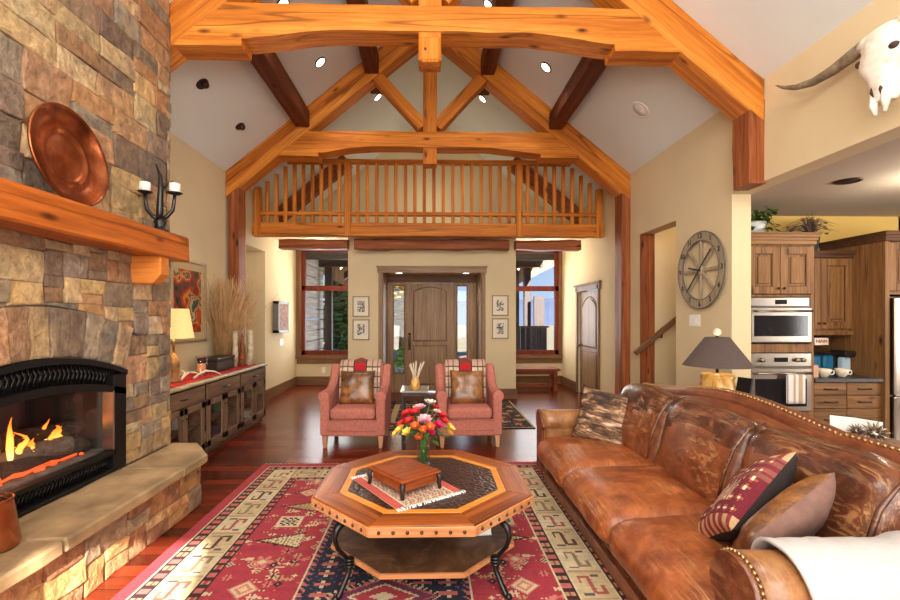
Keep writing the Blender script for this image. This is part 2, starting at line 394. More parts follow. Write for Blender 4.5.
def timber(name, p0, p1, w, h, mat, parent=None, cut0=0, cut1=0, rough=.008, up=(0, 0, 1), cham=.012):
    """hewn beam, local x along p0->p1; w across, h along up"""
    p0, p1 = Vector(p0), Vector(p1); d = p1-p0; L = d.length; x = d.normalized()
    z = Vector(up); z = (z-x*z.dot(x)).normalized(); y = z.cross(x)
    n = max(2, int(L/.18)); sec = []
    a, b, c = w/2, h/2, min(cham, w*.2, h*.2)
    for sy, sz, k in ((1, -1, 0), (1, 1, 1), (-1, 1, 0), (-1, -1, 1)):
        q = [(sy*a, sz*(b-c)), (sy*(a-c), sz*b)]
        if k: q.reverse()
        # order around the section
        sec += q
    order = sorted(range(8), key=lambda i: math.atan2(sec[i][1]/b, sec[i][0]/a)); sec = [sec[i] for i in order]
    mb = MB(); sd = R.random()*50; rings = []
    for i in range(n+1):
        t = i/n; ring = []
        for (yy, zz) in sec:
            xx = -L/2+L*t + (zz*cut0 if i == 0 else zz*cut1 if i == n else 0)
            nz = noise.noise_vector(Vector((xx*2.2+sd, yy*5, zz*5)))
            ring.append(mb.bm.verts.new((xx, yy+nz.y*rough, zz+nz.z*rough)))
        rings.append(ring)
    for r0, r1 in zip(rings, rings[1:]):
        for k in range(8): mb.bm.faces.new((r0[k], r0[(k+1) % 8], r1[(k+1) % 8], r1[k]))
    mb.bm.faces.new(rings[0][::-1]); mb.bm.faces.new(rings[-1])
    o = obj(name, mb, mat, parent)
    mt = Matrix((x, y, z)).transposed().to_4x4(); mt.translation = rel((p0+p1)/2, parent)
    o.matrix_basis = mt
    return o
def sub(parent, name, mb, mat, **k): return obj(name, mb, mat, parent, **k)
def world_mb(mb, parent):
    """shift a mesh written in world coordinates into its parent's space"""
    for v in mb.bm.verts: v.co -= parent.location
    return mb
def wsub(parent, name, mb, mat, smooth=None): return obj(name, world_mb(mb, parent), mat, parent, smooth=smooth)

W = 2.95; EAVE = 3.6; SL = .82
def roof(x): return EAVE+SL*(W-abs(x))
YF = 10.0

# ------------------------------------------------------------------ room shell
b = MB(); b.box(-5, 9, -2.7, 10.1, -.12, 0, 0); struct('floor', b, M['floor'])
for nm, s in (('ceiling', -1), ('ceiling', 1)):
    b = MB(); b.prism([(0, roof(0)), (s*(W+.16), roof(W+.16)), (s*(W+.16), roof(W+.16)+.18), (0, roof(0)+.18)], 'y', -2.7, 10.15); struct(nm, b, M['ceil'])
b = MB(); b.box(W+.19, 8.6, -2.7, 5.25, 2.7, 2.82, 0); struct('ceiling', b, M['ceil_k'])
ZW = EAVE+.02
b = MB(); b.box(-W-.15, -W, -2.7, 7.29, 0, ZW, 0); b.box(-W-.15, -W, 7.29, 8.12, 2.67, ZW, 0); b.box(-W-.15, -W, 8.12, 10.1, 0, ZW, 0)
struct('wall_left', b, M['wall'])
b = MB(); b.box(-4.6, -4.5, 6.2, 9, 0, 2.7, 0); b.box(-4.5, -W-.15, 8.12, 8.22, 0, 2.7, 0); b.box(-4.5, -W-.15, 6.2, 6.3, 0, 2.7, 0); b.box(-4.5, -W-.15, 6.3, 8.12, 2.67, 2.75, 0)
struct('wall_hall', b, M['wall'])
b = MB(); b.box(W, W+.19, -2.7, 4.33, 2.7, ZW, 0); b.box(W, W+.19, 4.33, 5.33, 0, ZW, 0); b.box(W, W+.19, 5.33, 6.25, 2.66, ZW, 0)
b.box(W, W+.19, 6.25, 7.78, 0, ZW, 0); b.box(W, W+.19, 7.78, 8.92, 2.06, ZW, 0); b.box(W, W+.19, 8.92, 10.1, 0, ZW, 0)
struct('wall_right', b, M['wall'])
b = MB(); b.box(W+.19, 5.6, 6.25, 6.35, 0, 4.2, 0); b.box(5.6, 5.7, 5.25, 6.35, 0, 4.2, 0); b.box(W+.19, 5.6, 5.35, 6.25, 4.1, 4.2, 0); b.box(W+.19, 5.6, 5.3, 5.4, 2.8, 4.2, 0)
struct('wall_stair', b, M['wall'])
b = MB(); b.box(W+.19, 8.6, 5.25, 5.4, 0, 2.8, 0); b.box(8.5, 8.65, -2.7, 5.25, 0, 2.8, 0); struct('wall_kitchen', b, M['wall_kitchen'])
# gable walls
b = MB(); b.box(-W-.1, -W+.12, YF, YF+.15, .6, 3.0, 0); b.box(W-.07, W+.1, YF, YF+.15, .6, 3.0, 0); b.box(-W-.1, -1.2, YF, YF+.15, 0, .62, 0); b.box(1.2, W+.1, YF, YF+.15, 0, .62, 0)
b.prism([(-W-.1, 2.99), (W+.1, 2.99), (W+.1, EAVE+.1), (0, roof(0)+.1), (-W-.1, EAVE+.1)], 'y', YF, YF+.15)
struct('wall_far', b, M['wall'])
b = MB()
for x0, x1, z0, z1 in ((-3.1, -.5, 0, 2.7), (.12, 8.6, 0, 2.7), (-3.1, 8.6, 2.7, 2.82)): b.box(x0, x1, -2.85, -2.7, z0, z1, 0)
b.prism([(-W-.1, 2.8), (W+.1, 2.8), (W+.1, EAVE+.1), (0, roof(0)+.1), (-W-.1, EAVE+.1)], 'y', -2.85, -2.7)
struct('wall_back', b, M['wall'])
# the entry block with the recess of the front door
EX0, EX1 = -1.485, 1.572; RX0, RX1 = -.862, .94; RZ = 2.335
b = MB(); b.box(EX0, RX0, 8.2, 9.06, 0, 2.99, 0); b.box(RX1, EX1, 8.2, 9.06, 0, 2.99, 0); b.box(RX0, RX1, 8.2, 9.06, RZ, 2.99, 0)
b.box(EX0, EX0+.12, 9.06, YF+.15, 0, 2.99, 0); b.box(EX1-.12, EX1, 9.06, YF+.15, 0, 2.99, 0)
b.box(EX0+.12, RX0, 9.06, 9.2, 0, 2.99, 0); b.box(RX1, EX1-.12, 9.06, 9.2, 0, 2.99, 0); b.box(RX0, RX1, 9.06, 9.2, RZ, 2.99, 0)
struct('wall_entry', b, M['wall'])
b = MB(); b.box(-W, W, 7.68, YF, 2.99, 3.06, 0); struct('floor', b, M['wall'])
# baseboards
b = MB(); b.box(-W, -W+.02, 8.12, YF, 0, .19); struct('baseboard_left', b, M['trim_y'])
b = MB(); b.box(-W+.02, EX0, YF-.02, YF, 0, .19); b.box(EX1, W-.02, YF-.02, YF, 0, .19); b.box(EX0, RX0-.07, 8.18, 8.2, 0, .19); b.box(RX1+.07, EX1+.02, 8.18, 8.2, 0, .19); b.box(EX1, EX1+.02, 8.2, YF, 0, .19)
struct('baseboard_far', b, M['trim_x'])
b = MB(); b.box(W-.02, W, 6.25, 7.7, 0, .19); b.box(W-.02, W, 9.0, YF, 0, .19); b.box(W-.02, W, 4.33, 5.33, 0, .19); struct('baseboard_right', b, M['trim_y'])
b = MB(); b.box(RX0-.07, RX0, 8.165, 8.2, 0, 2.32); b.box(RX1, RX1+.07, 8.165, 8.2, 0, 2.32); b.box(RX0, RX0+.015, 8.2, 9.0, 0, RZ); b.box(RX1-.015, RX1, 8.2, 9.0, 0, RZ)
struct('trim_1', b, M['door_z'])
b = MB(); b.box(RX0-.09, RX1+.09, 8.155, 8.2, 2.3, 2.41); b.box(RX0-.11, RX1+.11, 8.145, 8.2, 2.4, 2.425); struct('trim_2', b, M['door_x'])

# windows of the two alcoves
def alcove_window(n, x0, x1, cx):   # cx: side of the casing (-1 left, 1 right)
    w = bpy.data.objects.new('window_%d' % n, None); C.objects.link(w); w['kind'] = 'structure'; w.location = (0, YF, 0)
    b = MB(); xe = x0 if cx < 0 else x1
    fr = .08
    b.box(x0, x0+fr, -.02, .08, .66, 2.985); b.box(x1-fr, x1, -.02, .08, .66, 2.985); b.box(x0, x1, -.02, .08, .66, .76); b.box(x0, x1, -.02, .08, 2.08, 2.19); b.box(x0, x1, -.02, .08, 2.93, 2.988)
    sub(w, 'window_frame', b, M['win'])
    b = MB(); b.box(x0+.04, x1-.04, .03, .036, .72, 2.1, 0); b.box(x0+.04, x1-.04, .03, .036, 2.15, 2.95, 0); sub(w, 'pane', b, M['pane'])
    b = MB(); b.box(xe-(.12 if cx < 0 else 0), xe+(.12 if cx > 0 else 0), -.035, 0, .6, 2.985); sub(w, 'casing', b, M['trim_z'])
    b = MB(); b.box(x0-(.12 if cx < 0 else 0), x1+(.12 if cx > 0 else 0), -.06, 0, .58, .665); b.box(x0-(.1 if cx < 0 else 0), x1+(.1 if cx > 0 else 0), -.03, 0, .47, .58)
    sub(w, 'window_sill', b, M['trim_x'])
alcove_window(1, -2.83, EX0, -1); alcove_window(2, EX1, 2.87, 1)

# front door unit in the recess
def arch_rect(x0, x1, z0, z1, rise, n=8):
    p = [(x0, z0), (x1, z0)]
    for i in range(n+1):
        t = i/n; x = x1+(x0-x1)*t; p.append((x, z1-rise+rise*math.sin(PI*t)**.8))
    return p
d1 = bpy.data.objects.new('door_1', None); C.objects.link(d1); d1['kind'] = 'structure'; d1.location = (0, 9.0, 0)
b = MB()
for x0, x1 in ((RX0+.015, -.74), (-.5, -.475), (.485, .53), (.75, RX1-.015)): b.box(x0, x1, -.02, .08, 0, 2.3)
sub(d1, 'door_frame', b, M['door_z'])
b = MB(); b.box(RX0+.015, RX1-.015, -.025, .08, 2.185, RZ); sub(d1, 'door_header', b, M['trim_x'])
b = MB(); b.box(-.74, -.5, -.02, .08, 0, .36); b.box(.53, .75, -.02, .08, 0, .36); b.box(-.74, -.5, -.02, .08, 2.13, 2.2); b.box(.53, .75, -.02, .08, 2.13, 2.2); sub(d1, 'sidelight_panel', b, M['door_z'])
for x0, x1 in ((-.74, -.5), (.53, .75)):
    b = MB(); b.box(x0, x1, .03, .036, .36, 2.14, 0); sub(d1, 'pane', b, M['pane'])
    b = MB()
    for a, c_, e, f in ((x0, x0+.02, .36, 2.14), (x1-.02, x1, .36, 2.14), (x0, x1, .36, .385), (x0, x1, 2.11, 2.14)): b.box(a, c_, -.03, 0, e, f)
    sub(d1, 'glass_bead', b, M['trim_z'])
b = MB(); b.box(-.475, .485, .02, .07, .02, 2.18); leaf = sub(d1, 'door_leaf', b, M['door_z'])
b = MB()
b.prism(arch_rect(-.3, .3, 1.05, 2.06, .08), 'y', .005, .02, .0); b.box(-.3, .3, .005, .02, .18, .9)
sub(d1, 'raised_panel', b, M['door_z'])
b = MB()
pts = arch_rect(-.33, .33, 1.02, 2.1, .09)
b.tube([(x, .02, z) for x, z in pts]+[(pts[0][0], .02, pts[0][1])], .011, 6); b.tube([(-.33, .02, .15), (.33, .02, .15), (.33, .02, .93), (-.33, .02, .93), (-.33, .02, .15)], .011, 6)
sub(d1, 'moulding', b, M['trim_z'])
b = MB(); b.box(-.44, -.38, -.01, .02, .84, 1.12); b.tube([(-.41, -.01, .9), (-.41, -.06, .92), (-.41, -.06, 1.03), (-.41, -.01, 1.05)], .012); b.ball((-.41, -.01, 1.16), .03)
sub(d1, 'door_handle', b, M['bronze'])
# side door in the right wall
d2 = bpy.data.objects.new('door_2', None); C.objects.link(d2); d2['kind'] = 'structure'; d2.location = (W, 8.35, 0)
b = MB()
for y0, y1, z0, z1 in ((-.65, -.57, 0, 2.14), (.57, .65, 0, 2.14), (-.7, .7, 2.06, 2.18)): b.box(-.03, 0, y0, y1, z0, z1)
b.box(-.06, 0, -.74, .74, 2.17, 2.2); sub(d2, 'door_frame', b, M['trim_z'])
b = MB(); b.box(.03, .08, -.56, .56, .01, 2.05); sub(d2, 'door_leaf', b, M['door_z'])
b = MB(); b.prism(arch_rect(-.38, .38, 1.0, 1.9, .16), 'x', .015, .03); b.box(.015, .03, -.38, .38, .15, .85); sub(d2, 'raised_panel', b, M['door_z'])
b = MB(); pts = arch_rect(-.41, .41, .97, 1.94, .17); b.tube([(.03, y, z) for y, z in pts]+[(.03, pts[0][0], pts[0][1])], .012, 6)
b.tube([(.03, -.41, .12), (.03, .41, .12), (.03, .41, .88), (.03, -.41, .88), (.03, -.41, .12)], .012, 6); sub(d2, 'moulding', b, M['trim_z'])
d2.scale = (1, .93, .968)
b = MB(); b.tube([(.03, .46, .98), (-.05, .46, .98), (-.05, .36, .98)], .012); sub(d2, 'door_handle', b, M['bronze'])

# ------------------------------------------------------------------ stonework
def clip(poly, n, d):
    out = []
    for i in range(len(poly)):
        a, c = poly[i], poly[(i+1) % len(poly)]
        da = a[0]*n[0]+a[1]*n[1]-d; dc = c[0]*n[0]+c[1]*n[1]-d
        if da >= 0: out.append(a)
        if da*dc < 0:
            t = da/(da-dc); out.append((a[0]+(c[0]-a[0])*t, a[1]+(c[1]-a[1])*t))
    return out
def area(p): return abs(sum(p[i][0]*p[(i+1) % len(p)][1]-p[(i+1) % len(p)][0]*p[i][1] for i in range(len(p))))/2
SP = [lin(*c) for c in ((184, 158, 120), (168, 150, 124), (150, 138, 122), (198, 168, 122), (160, 128, 98), (142, 122, 102), (206, 180, 142), (134, 116, 100), (176, 134, 96), (154, 142, 126), (190, 150, 112))]
SPH = [lin(*c) for c in ((204, 164, 112), (190, 140, 98), (212, 178, 128), (172, 122, 88), (176, 150, 118), (156, 132, 108), (200, 150, 100))]
def stone(mb, poly, place, dep, col):
    p = []
    for i in range(len(poly)):
        a, c = poly[i], poly[(i+1) % len(poly)]; L = math.hypot(c[0]-a[0], c[1]-a[1]); k = max(1, int(L/.07))
        for j in range(k):
            t = j/k; p.append((a[0]+(c[0]-a[0])*t, a[1]+(c[1]-a[1])*t))
    n = len(p)
    if n < 3: return
    cx = sum(q[0] for q in p)/n; cy = sum(q[1] for q in p)/n
    rad = sum(math.hypot(q[0]-cx, q[1]-cy) for q in p)/n
    sd = R.random()*99
    kk = R.uniform(1.0, 1.35); k = tuple(min(1, c*kk*R.uniform(.96, 1.04)) for c in col[:3])+(1,); mb.color(k)
    tilt = (R.uniform(-.05, .05), R.uniform(-.05, .05))
    rings = []
    for f, h in ((1-.0015/rad, -.03), (1-.0015/rad, dep*.8), (1-.009/rad, dep), (.72, dep+.003), (.4, dep+.003)):
        ring = []
        for q in p:
            u = cx+(q[0]-cx)*f; v = cy+(q[1]-cy)*f
            nz = noise.noise(Vector((u*14, v*14, sd))); nz2 = noise.noise(Vector((u*6+9, v*6, sd)))
            hh = h+(0 if h < 0 else nz*.008+nz2*.009+(u-cx)*tilt[0]+(v-cy)*tilt[1])
            ring.append(mb.bm.verts.new(place(u+(nz*.006 if h > 0 else 0), v+(nz2*.006 if h > 0 else 0), hh)))
        rings.append(ring)
    fs = []
    for a, c in zip(rings, rings[1:]):
        for i in range(n): fs.append(mb.bm.faces.new((a[i], a[(i+1) % n], c[(i+1) % n], c[i])))
    fs.append(mb.bm.faces.new(rings[-1])); mb._paint(fs)
def ashlar(x0, y0, x1, y1, tw, th):
    w, h = x1-x0, y1-y0
    if w <= tw*R.uniform(.75, 1.5) and h <= th*R.uniform(.75, 1.5): return [(x0, y0, x1, y1)]
    if w/tw > h/th: s = R.uniform(.35, .65); return ashlar(x0, y0, x0+w*s, y1, tw, th)+ashlar(x0+w*s, y0, x1, y1, tw, th)
    s = R.uniform(.35, .65); return ashlar(x0, y0, x1, y0+h*s, tw, th)+ashlar(x0, y0+h*s, x1, y1, tw, th)
def wallrun(mb, reg, place, tw, th, pal, clips=None, dep=(.014, .028)):
    for r in ashlar(*reg, tw, th):
        poly = [(r[0], r[1]), (r[2], r[1]), (r[2], r[3]), (r[0], r[3])]
        sk = .012; poly = [(a+R.uniform(-sk, sk)*(a not in (reg[0], reg[2])), c) for a, c in poly]
        if clips:
            for n, d in clips((r[0]+r[2])/2, (r[1]+r[3])/2): poly = clip(poly, n, d)
        if len(poly) < 3 or area(poly) < .003: continue
        stone(mb, poly, place, R.uniform(*dep), R.choice(pal))
YC = 2.6
def arch(y, a=1.26, k=.28): return a-k*(y-YC)**2
fp = thing('stone_fireplace', 'tall ledge stone chimney breast with a raised stone hearth along the left wall', 'fireplace', (-2.22, 2.6, 0))
CX = -2.22
b = MB(); b.color(lin(140, 128, 112))
pf = lambda y, z, h: (CX+h-.012, y, z)
def zc(cy, cz):
    t = max(-.75, min(.75, cy-YC)); y = YC+t; z = arch(y)+.3; s = -2*.28*t
    L = math.hypot(s, 1); nx, ny = -s/L, 1/L
    return [((nx, ny), nx*y+ny*z+.004)]
wallrun(b, (1.3, 1.36, 3.88, 2.05), pf, .24, .17, SP, zc)
wallrun(b, (1.3, 2.05, 3.88, 4.4), pf, .42, .23, SP)
wallrun(b, (3.31, .42, 3.88, 1.36), pf, .24, .16, SP, lambda cy, cz: [((1, -.3), 3.315-.3*1.118)] if cz > 1.0 else [])
wallrun(b, (1.3, .42, 1.89, 1.36), pf, .24, .16, SP, lambda cy, cz: [((-1, -.3), -1.885-.3*1.118)] if cz > 1.0 else [])
nv = 11
for i in range(nv):
    y0 = YC-.705+1.41*i/nv; y1 = YC-.705+1.41*(i+1)/nv
    e = lambda y: YC+(y-YC)*1.12
    stone(b, [(y0, arch(y0)+.004), (y1, arch(y1)+.004), (e(y1), arch(y1)+.3), (e(y0), arch(y0)+.3)], pf, R.uniform(.02, .04), R.choice(SP))
ps = lambda x, z, h: (x, 3.87+h, z)
wallrun(b, (-2.94, 0, -2.21, 4.0), ps, .3, .2, SP)
wsub(fp, 'chimney_stones', b, M['stone'])
b = MB()
b.box(-2.94, CX-.02, 1.32, YC-.72, 0, 4.3, 0); b.box(-2.94, CX-.02, YC+.72, 3.86, 0, 4.3, 0); b.box(-2.94, CX-.02, YC-.72, YC+.72, 1.3, 4.3, 0)
b.box(-2.94, CX-.02, YC-.72, YC+.72, 0, .42, 0); b.prism([(YC-.72, 1.1), (YC-.72, 1.31), (YC+.72, 1.31), (YC+.72, 1.1)]+[(YC+.7-1.4*i/12, arch(YC+.7-1.4*i/12)) for i in range(13)], 'x', -2.5, CX-.02)
wsub(fp, 'chimney_core', b, M['mortar'])
b = MB(); b.color(SPH[0])
ph = lambda y, z, h: (-1.86+h, y, z); wallrun(b, (1.2, 0, 3.66, .355), ph, .3, .17, SPH)
pe = lambda x, z, h: (x, 3.64+h, z); wallrun(b, (-2.24, 0, -1.84, .355), pe, .2, .15, SPH)
wsub(fp, 'hearth_stones', b, M['stone'])
b = MB(); b.box(-2.24, -1.88, 1.22, 3.64, 0, .35, 0); wsub(fp, 'hearth_core', b, M['mortar'])
for poly in ([(-2.2, 1.2), (-1.77, 1.2), (-1.76, 2.21), (-2.2, 2.2)], [(-2.2, 2.21), (-1.76, 2.22), (-1.75, 3.24), (-2.2, 3.23)], [(-2.2, 3.24), (-1.75, 3.25), (-1.75, 3.58), (-1.98, 3.9), (-2.2, 3.9)]):
    b = MB(); b.prism(poly, 'z', .355, .425, .012)
    bmesh.ops.subdivide_edges(b.bm, edges=[e for e in b.bm.edges if e.calc_length() > .2], cuts=7, use_grid_fill=True); b.jitter(.006, 9)
    wsub(fp, 'hearth_slab', b, M['slab'])

# mantel beam
mt = thing('mantel_beam', 'thick reddish hewn timber mantel shelf across the stone chimney', 'mantel', (-2.1, 2.5, 1.95))
o = timber('beam', (-2.095, 1.3, 2.055), (-2.095, 3.75, 2.05), .23, .195, M['timber_x'], mt, rough=.012)
o.data.materials[0] = wood('mantel_x', lin(112, 52, 18), lin(184, 98, 36), lin(212, 130, 58), 'x', .4)
for y in (1.66, 3.39):
    b = MB(); b.prism([(-2.24, 1.955), (-2.0, 1.955), (-2.0, 1.82), (-2.06, 1.75), (-2.24, 1.75)], 'y', y, y+.11, .006); wsub(mt, 'corbel', b, M['corbel'])

# fireplace insert
ins = thing('fireplace_insert', 'arched black metal gas fireplace insert with perforated grilles', 'fireplace', (CX, YC, .43))
def arc_band(f0, f1, y0, y1, n=20): return [(y0+(y1-y0)*i/n, f0(y0+(y1-y0)*i/n)) for i in range(n+1)]+[(y1-(y1-y0)*i/n, f1(y1-(y1-y0)*i/n)) for i in range(n+1)]
inn = lambda y: 1.05-.22*(y-YC)**2
out_ = lambda y: arch(y)-.002
b = MB()
F0, F1 = CX-.03, CX+.03
def band(f0, f1, a, c, x0, x1):
    for i in range(20):
        y0 = a+(c-a)*i/20; y1 = a+(c-a)*(i+1)/20
        b.prism([(y0, f0(y0)), (y1, f0(y1)), (y1, f1(y1)), (y0, f1(y0))], 'x', x0, x1)
band(lambda y: out_(y)-.035, out_, YC-.7, YC+.7, F0, F1+.01)
band(inn, lambda y: inn(y)+.045, YC-.7, YC+.7, F0, F1)
band(lambda y: inn(y)+.04, lambda y: out_(y)-.03, YC-.7, YC+.7, F0-.02, F0)
b.box(F0, F1, YC-.7, YC-.575, .43, 1.1); b.box(F0, F1, YC+.575, YC+.7, .43, 1.1)
b.box(F0, F1, YC-.6, YC+.6, .545, .575); b.box(F0, F1, YC-.6, YC+.6, .43, .45); b.box(F0-.02, F0, YC-.6, YC+.6, .44, .56)
wsub(ins, 'frame', b, M['black'])
b = MB()   # crossing bars over the two vents
zl = lambda y: inn(y)+.045; zh = lambda y: out_(y)-.035
y = YC-.66
while y < YC+.64:
    a0, a1 = zl(y), zh(y); h = a1-a0
    for s in (1, -1):
        p = (0, y, a0) if s > 0 else (0, y, a1); q = (0, y+.05, zh(y+.05)) if s > 0 else (0, y+.05, zl(y+.05))
        b.tube([(F0+.008, p[1], p[2]), (F0+.008, q[1], q[2])], .005, 4)
    b.tube([(F0+.008, y+.025, zl(y)), (F0+.008, y+.025, zh(y))], .004, 4); y += .034
wsub(ins, 'grille', b, M['iron'])
b = MB(); y = YC-.57
while y < YC+.56:
    b.tube([(F0+.01, y, .45), (F0+.01, y+.05, .548)], .004, 4); b.tube([(F0+.01, y+.05, .45), (F0+.01, y, .548)], .004, 4); y += .028
wsub(ins, 'grille', b, M['iron'])
b = MB(); t = .012
b.prism([(YC-.6, .45), (YC-.6, 1.0), (YC+.6, 1.0), (YC+.6, .45)], 'x', CX-.62, CX-.6); b.box(CX-.6, CX-.04, YC-.62, YC-.6, .45, 1.1, 0); b.box(CX-.6, CX-.04, YC+.6, YC+.62, .45, 1.1, 0); b.box(CX-.6, CX-.04, YC-.6, YC+.6, 1.08, 1.1, 0); b.box(CX-.62, CX-.6, YC-.6, YC+.6, 1.0, 1.1, 0)
wsub(ins, 'firebox', b, plain('firebox_panel', lin(44, 40, 38), .6, .2, var=.2))
b = MB(); b.box(CX-.6, CX-.05, YC-.6, YC+.6, .54, .58, 0); wsub(ins, 'burner_tray', b, plain('ash_bed', lin(110, 102, 96), .9, var=.3, scale=20))
b = MB(); b.box(F0+.005, F0+.01, YC-.575, YC+.575, .575, .97, 0); band(lambda y: .97, inn, YC-.575, YC+.575, F0+.005, F0+.01); wsub(ins, 'glass_front', b, M['glass'])
b = MB(); b.box(F0-.015, F1+.004, YC+.562, YC+.578, .58, .99); wsub(ins, 'hinge_strip', b, M['steel'])
lg = [((-.46, -.42, .64), (-.26, .36, .63), .065), ((-.38, -.5, .63), (-.12, .14, .68), .06), ((-.5, -.1, .72), (-.2, .42, .74), .05), ((-.2, -.3, .62), (-.16, .3, .62), .055), ((-.48, .3, .64), (-.3, -.2, .78), .045)]
for k, (p, q, r) in enumerate(lg):
    b = MB(); p, q = Vector(p)+Vector((0, .3, 0)), Vector(q)+Vector((0, .24, 0)); n = 12
    b.color(lin(72, 60, 54) if k != 1 else lin(120, 106, 96)); pts = [p.lerp(q, i/n) for i in range(n+1)]
    b.tube(pts, [r*(1+.12*noise.noise(Vector((i*.7, k, 0)))) for i in range(n+1)], 12)
    for v in b.bm.verts: v.co += noise.noise_vector(v.co*16+Vector((k*5, 0, 0)))*.012
    for v in b.bm.verts: v.co = Vector((CX+v.co.x, YC+v.co.y, v.co.z))
    o = obj('fire_log', b, M['log']); lab = ['thick charred log at the back of the fire', 'pale grey ash-coated log in front of the flames', 'short charred log on top at the right', 'blackened log lying along the front of the grate', 'slanting burnt log leaning across the others'][k]
    tag(o, lab, 'log', 'logs in the fire')
b = MB()
for k in range(60):
    x, y = CX+R.uniform(-.5, -.1), YC+R.uniform(-.3, .5); r = R.uniform(.008, .022); b.ball((x, y, .59), (r, r*1.4, r*.7), 6, 4)
for (x, ya, yb, z) in ((-.13, -.3, .3, .6), (-.11, -.35, .42, .595)): b.tube([(CX+x, YC+ya+(yb-ya)*i/10, z+R.uniform(-.01, .01)) for i in range(11)], [.003+.006*abs(math.sin(i*2.3)) for i in range(11)], 5)
o = obj('embers', b, M['embers']); tag(o, 'glowing red embers scattered under the fire logs', 'embers', kind='stuff')
fl = thing('fire', 'orange flames licking up from the logs behind the fireplace glass', 'fire', (CX-.3, YC+.1, .66))
for k in range(26):
    yy = -.36+.029*k; h = (.08+.19*abs(math.sin(k*1.9))+.06*R.random())*(.5+.5*math.sin(PI*min(1, (k+3)/20))); w = R.uniform(.014, .03); xx = R.uniform(-.1, .15); sd = R.random()*9
    b = MB(); n = 9
    b.tube([(xx+.03*math.sin(sd+i*.8)*i/n, yy+.03*math.cos(sd*2+i*.9)*i/n, h*i/n) for i in range(n+1)], [max(.001, w*math.sin(PI*(.18+.82*i/n))**1.0*(1-.35*i/n)) for i in range(n+1)], 8)
    sub(fl, 'flame', b, M['flame'])

# ------------------------------------------------------------------ timber trusses
def tie_poly(hw, z0, z1, za, zm, nx=1.6, n=14):
    p = [(-hw, z1), (-hw, z0), (-nx, z0), (-nx, za)]
    for i in range(1, n): 
        t = i/n; x = -nx+2*nx*t; p.append((x, za+(zm-za)*min(1, 1.35*math.sin(PI*t))))
    return p+[(nx, za), (nx, z0), (hw, z0), (hw, z1)]
def truss(y0, dp, label, full_post, post_z, mat):
    T = thing('timber_truss', label, 'roof truss', (0, y0, 0), group='timber roof trusses'); ym = y0+dp/2
    ang = math.atan(SL); hh = .38*math.cos(ang)
    for s in (-1, 1):
        a = Vector((s*(W-.01), ym, roof(W-.01)-.19)); c = Vector((s*.02, ym, roof(.02)-.19))
        timber('rafter', a, c, dp, hh, M['timber_x'], T, cut0=SL, cut1=SL, rough=.01)
        timber('post', (s*(W-.085)+.03, ym, post_z), (s*(W-.085)+.03, ym, 3.42), .15, dp-.01, M['timber_red'], T, up=(0, 1, 0), rough=.012)
        if s < 0 or True:
            timber('strut', (s*.1, ym, 4.3), (s*.8, ym, 5.06), dp*.75, .17, M['timber_x'], T)
    # tie beam: one piece, live-edge arch underneath
    b = MB(); hw = 2.25; n = 60; zt = 4.2
    prof = []
    for i in range(n+1):
        x = -hw+2*hw*i/n
        if abs(x) > 1.62: z = 3.83
        else: z = 3.885+.095*min(1, 1.5*math.cos(x/1.62*PI/2))
        prof.append((x, z+.012*noise.noise(Vector((x*3, y0, 0)))))
    prof2 = []
    for i, (x, z) in enumerate(prof):
        prof2.append((x, z))
        if i < n and (abs(prof[i][0]) > 1.62) != (abs(prof[i+1][0]) > 1.62):
            xx = math.copysign(1.62, x); zz = prof[i+1][1] if abs(prof[i+1][0]) <= 1.62 else prof[i][1]
            prof2 += [(xx-.002, z), (xx+.002, prof[i+1][1])]
    secs = [(-dp/2, 0, 0), (-dp/2, .5, 0), (-dp/2, 1, 0), (dp/2, 1, 0), (dp/2, .5, 0), (dp/2, 0, 0)]
    rings = []
    for x, z in prof2:
        top = min(zt, roof(x)-.02) + .01*noise.noise(Vector((x*2, y0+5, 0)))
        ring = []
        for yy, t, _ in secs:
            nz = noise.noise(Vector((x*2.5, yy*8, t*3+y0)))*.009
            ring.append(b.bm.verts.new((x, dp/2+yy*(.93+.04*(1 if t == .5 else 0))+nz*.6, z+(top-z)*t)))
        rings.append(ring)
    for a, c in zip(rings, rings[1:]):
        for k in range(6): b.bm.faces.new((a[k], a[(k+1) % 6], c[(k+1) % 6], c[k]))
    b.bm.faces.new(rings[0]); b.bm.faces.new(rings[-1][::-1])
    bmesh.ops.bevel(b.bm, geom=[e for e in b.bm.edges if len(e.link_faces) == 2 and e.calc_face_angle(0) > 1.2], offset=.012, segments=1, affect='EDGES')
    sub(T, 'tie_beam', b, M['timber_x'])
    timber('king_post', (0, ym, 3.74), (0, ym, 5.8), .2, dp*.8, M['timber_x'], T, up=(0, 1, 0))
    if not full_post:
        b = MB(); b.box(-.09, .09, -.05, .1, 3.69, 3.905, .02); sub(T, 'pendant_block', b, M['timber_z'])
        b = MB(); b.lathe([(.001, -.01), (.012, -.008), (.014, 0)], 10, mat=Matrix.Translation((-.04, -.051, 3.79)) @ Matrix.Rotation(PI/2, 4, 'X')); sub(T, 'peg', b, M['nail_dk'])
    return T
truss(3.895, .25, 'large honey-coloured king-post truss nearest the viewer, ending on short wall posts', False, 2.68, None)
truss(6.55, .27, 'honey-coloured king-post truss on floor-length posts in front of the loft railing', True, 0.0, None)
T = thing('timber_truss', 'plain pair of rafters over the loft, seen behind the balusters', 'roof truss', (0, 8.7, 0), group='timber roof trusses')
for s in (-1, 1):
    timber('rafter', (s*2.94, 8.8, roof(2.94)-.17), (s*1.6, 8.8, roof(1.6)-.17), .2, .26, M['timber_red'], T, cut0=SL)
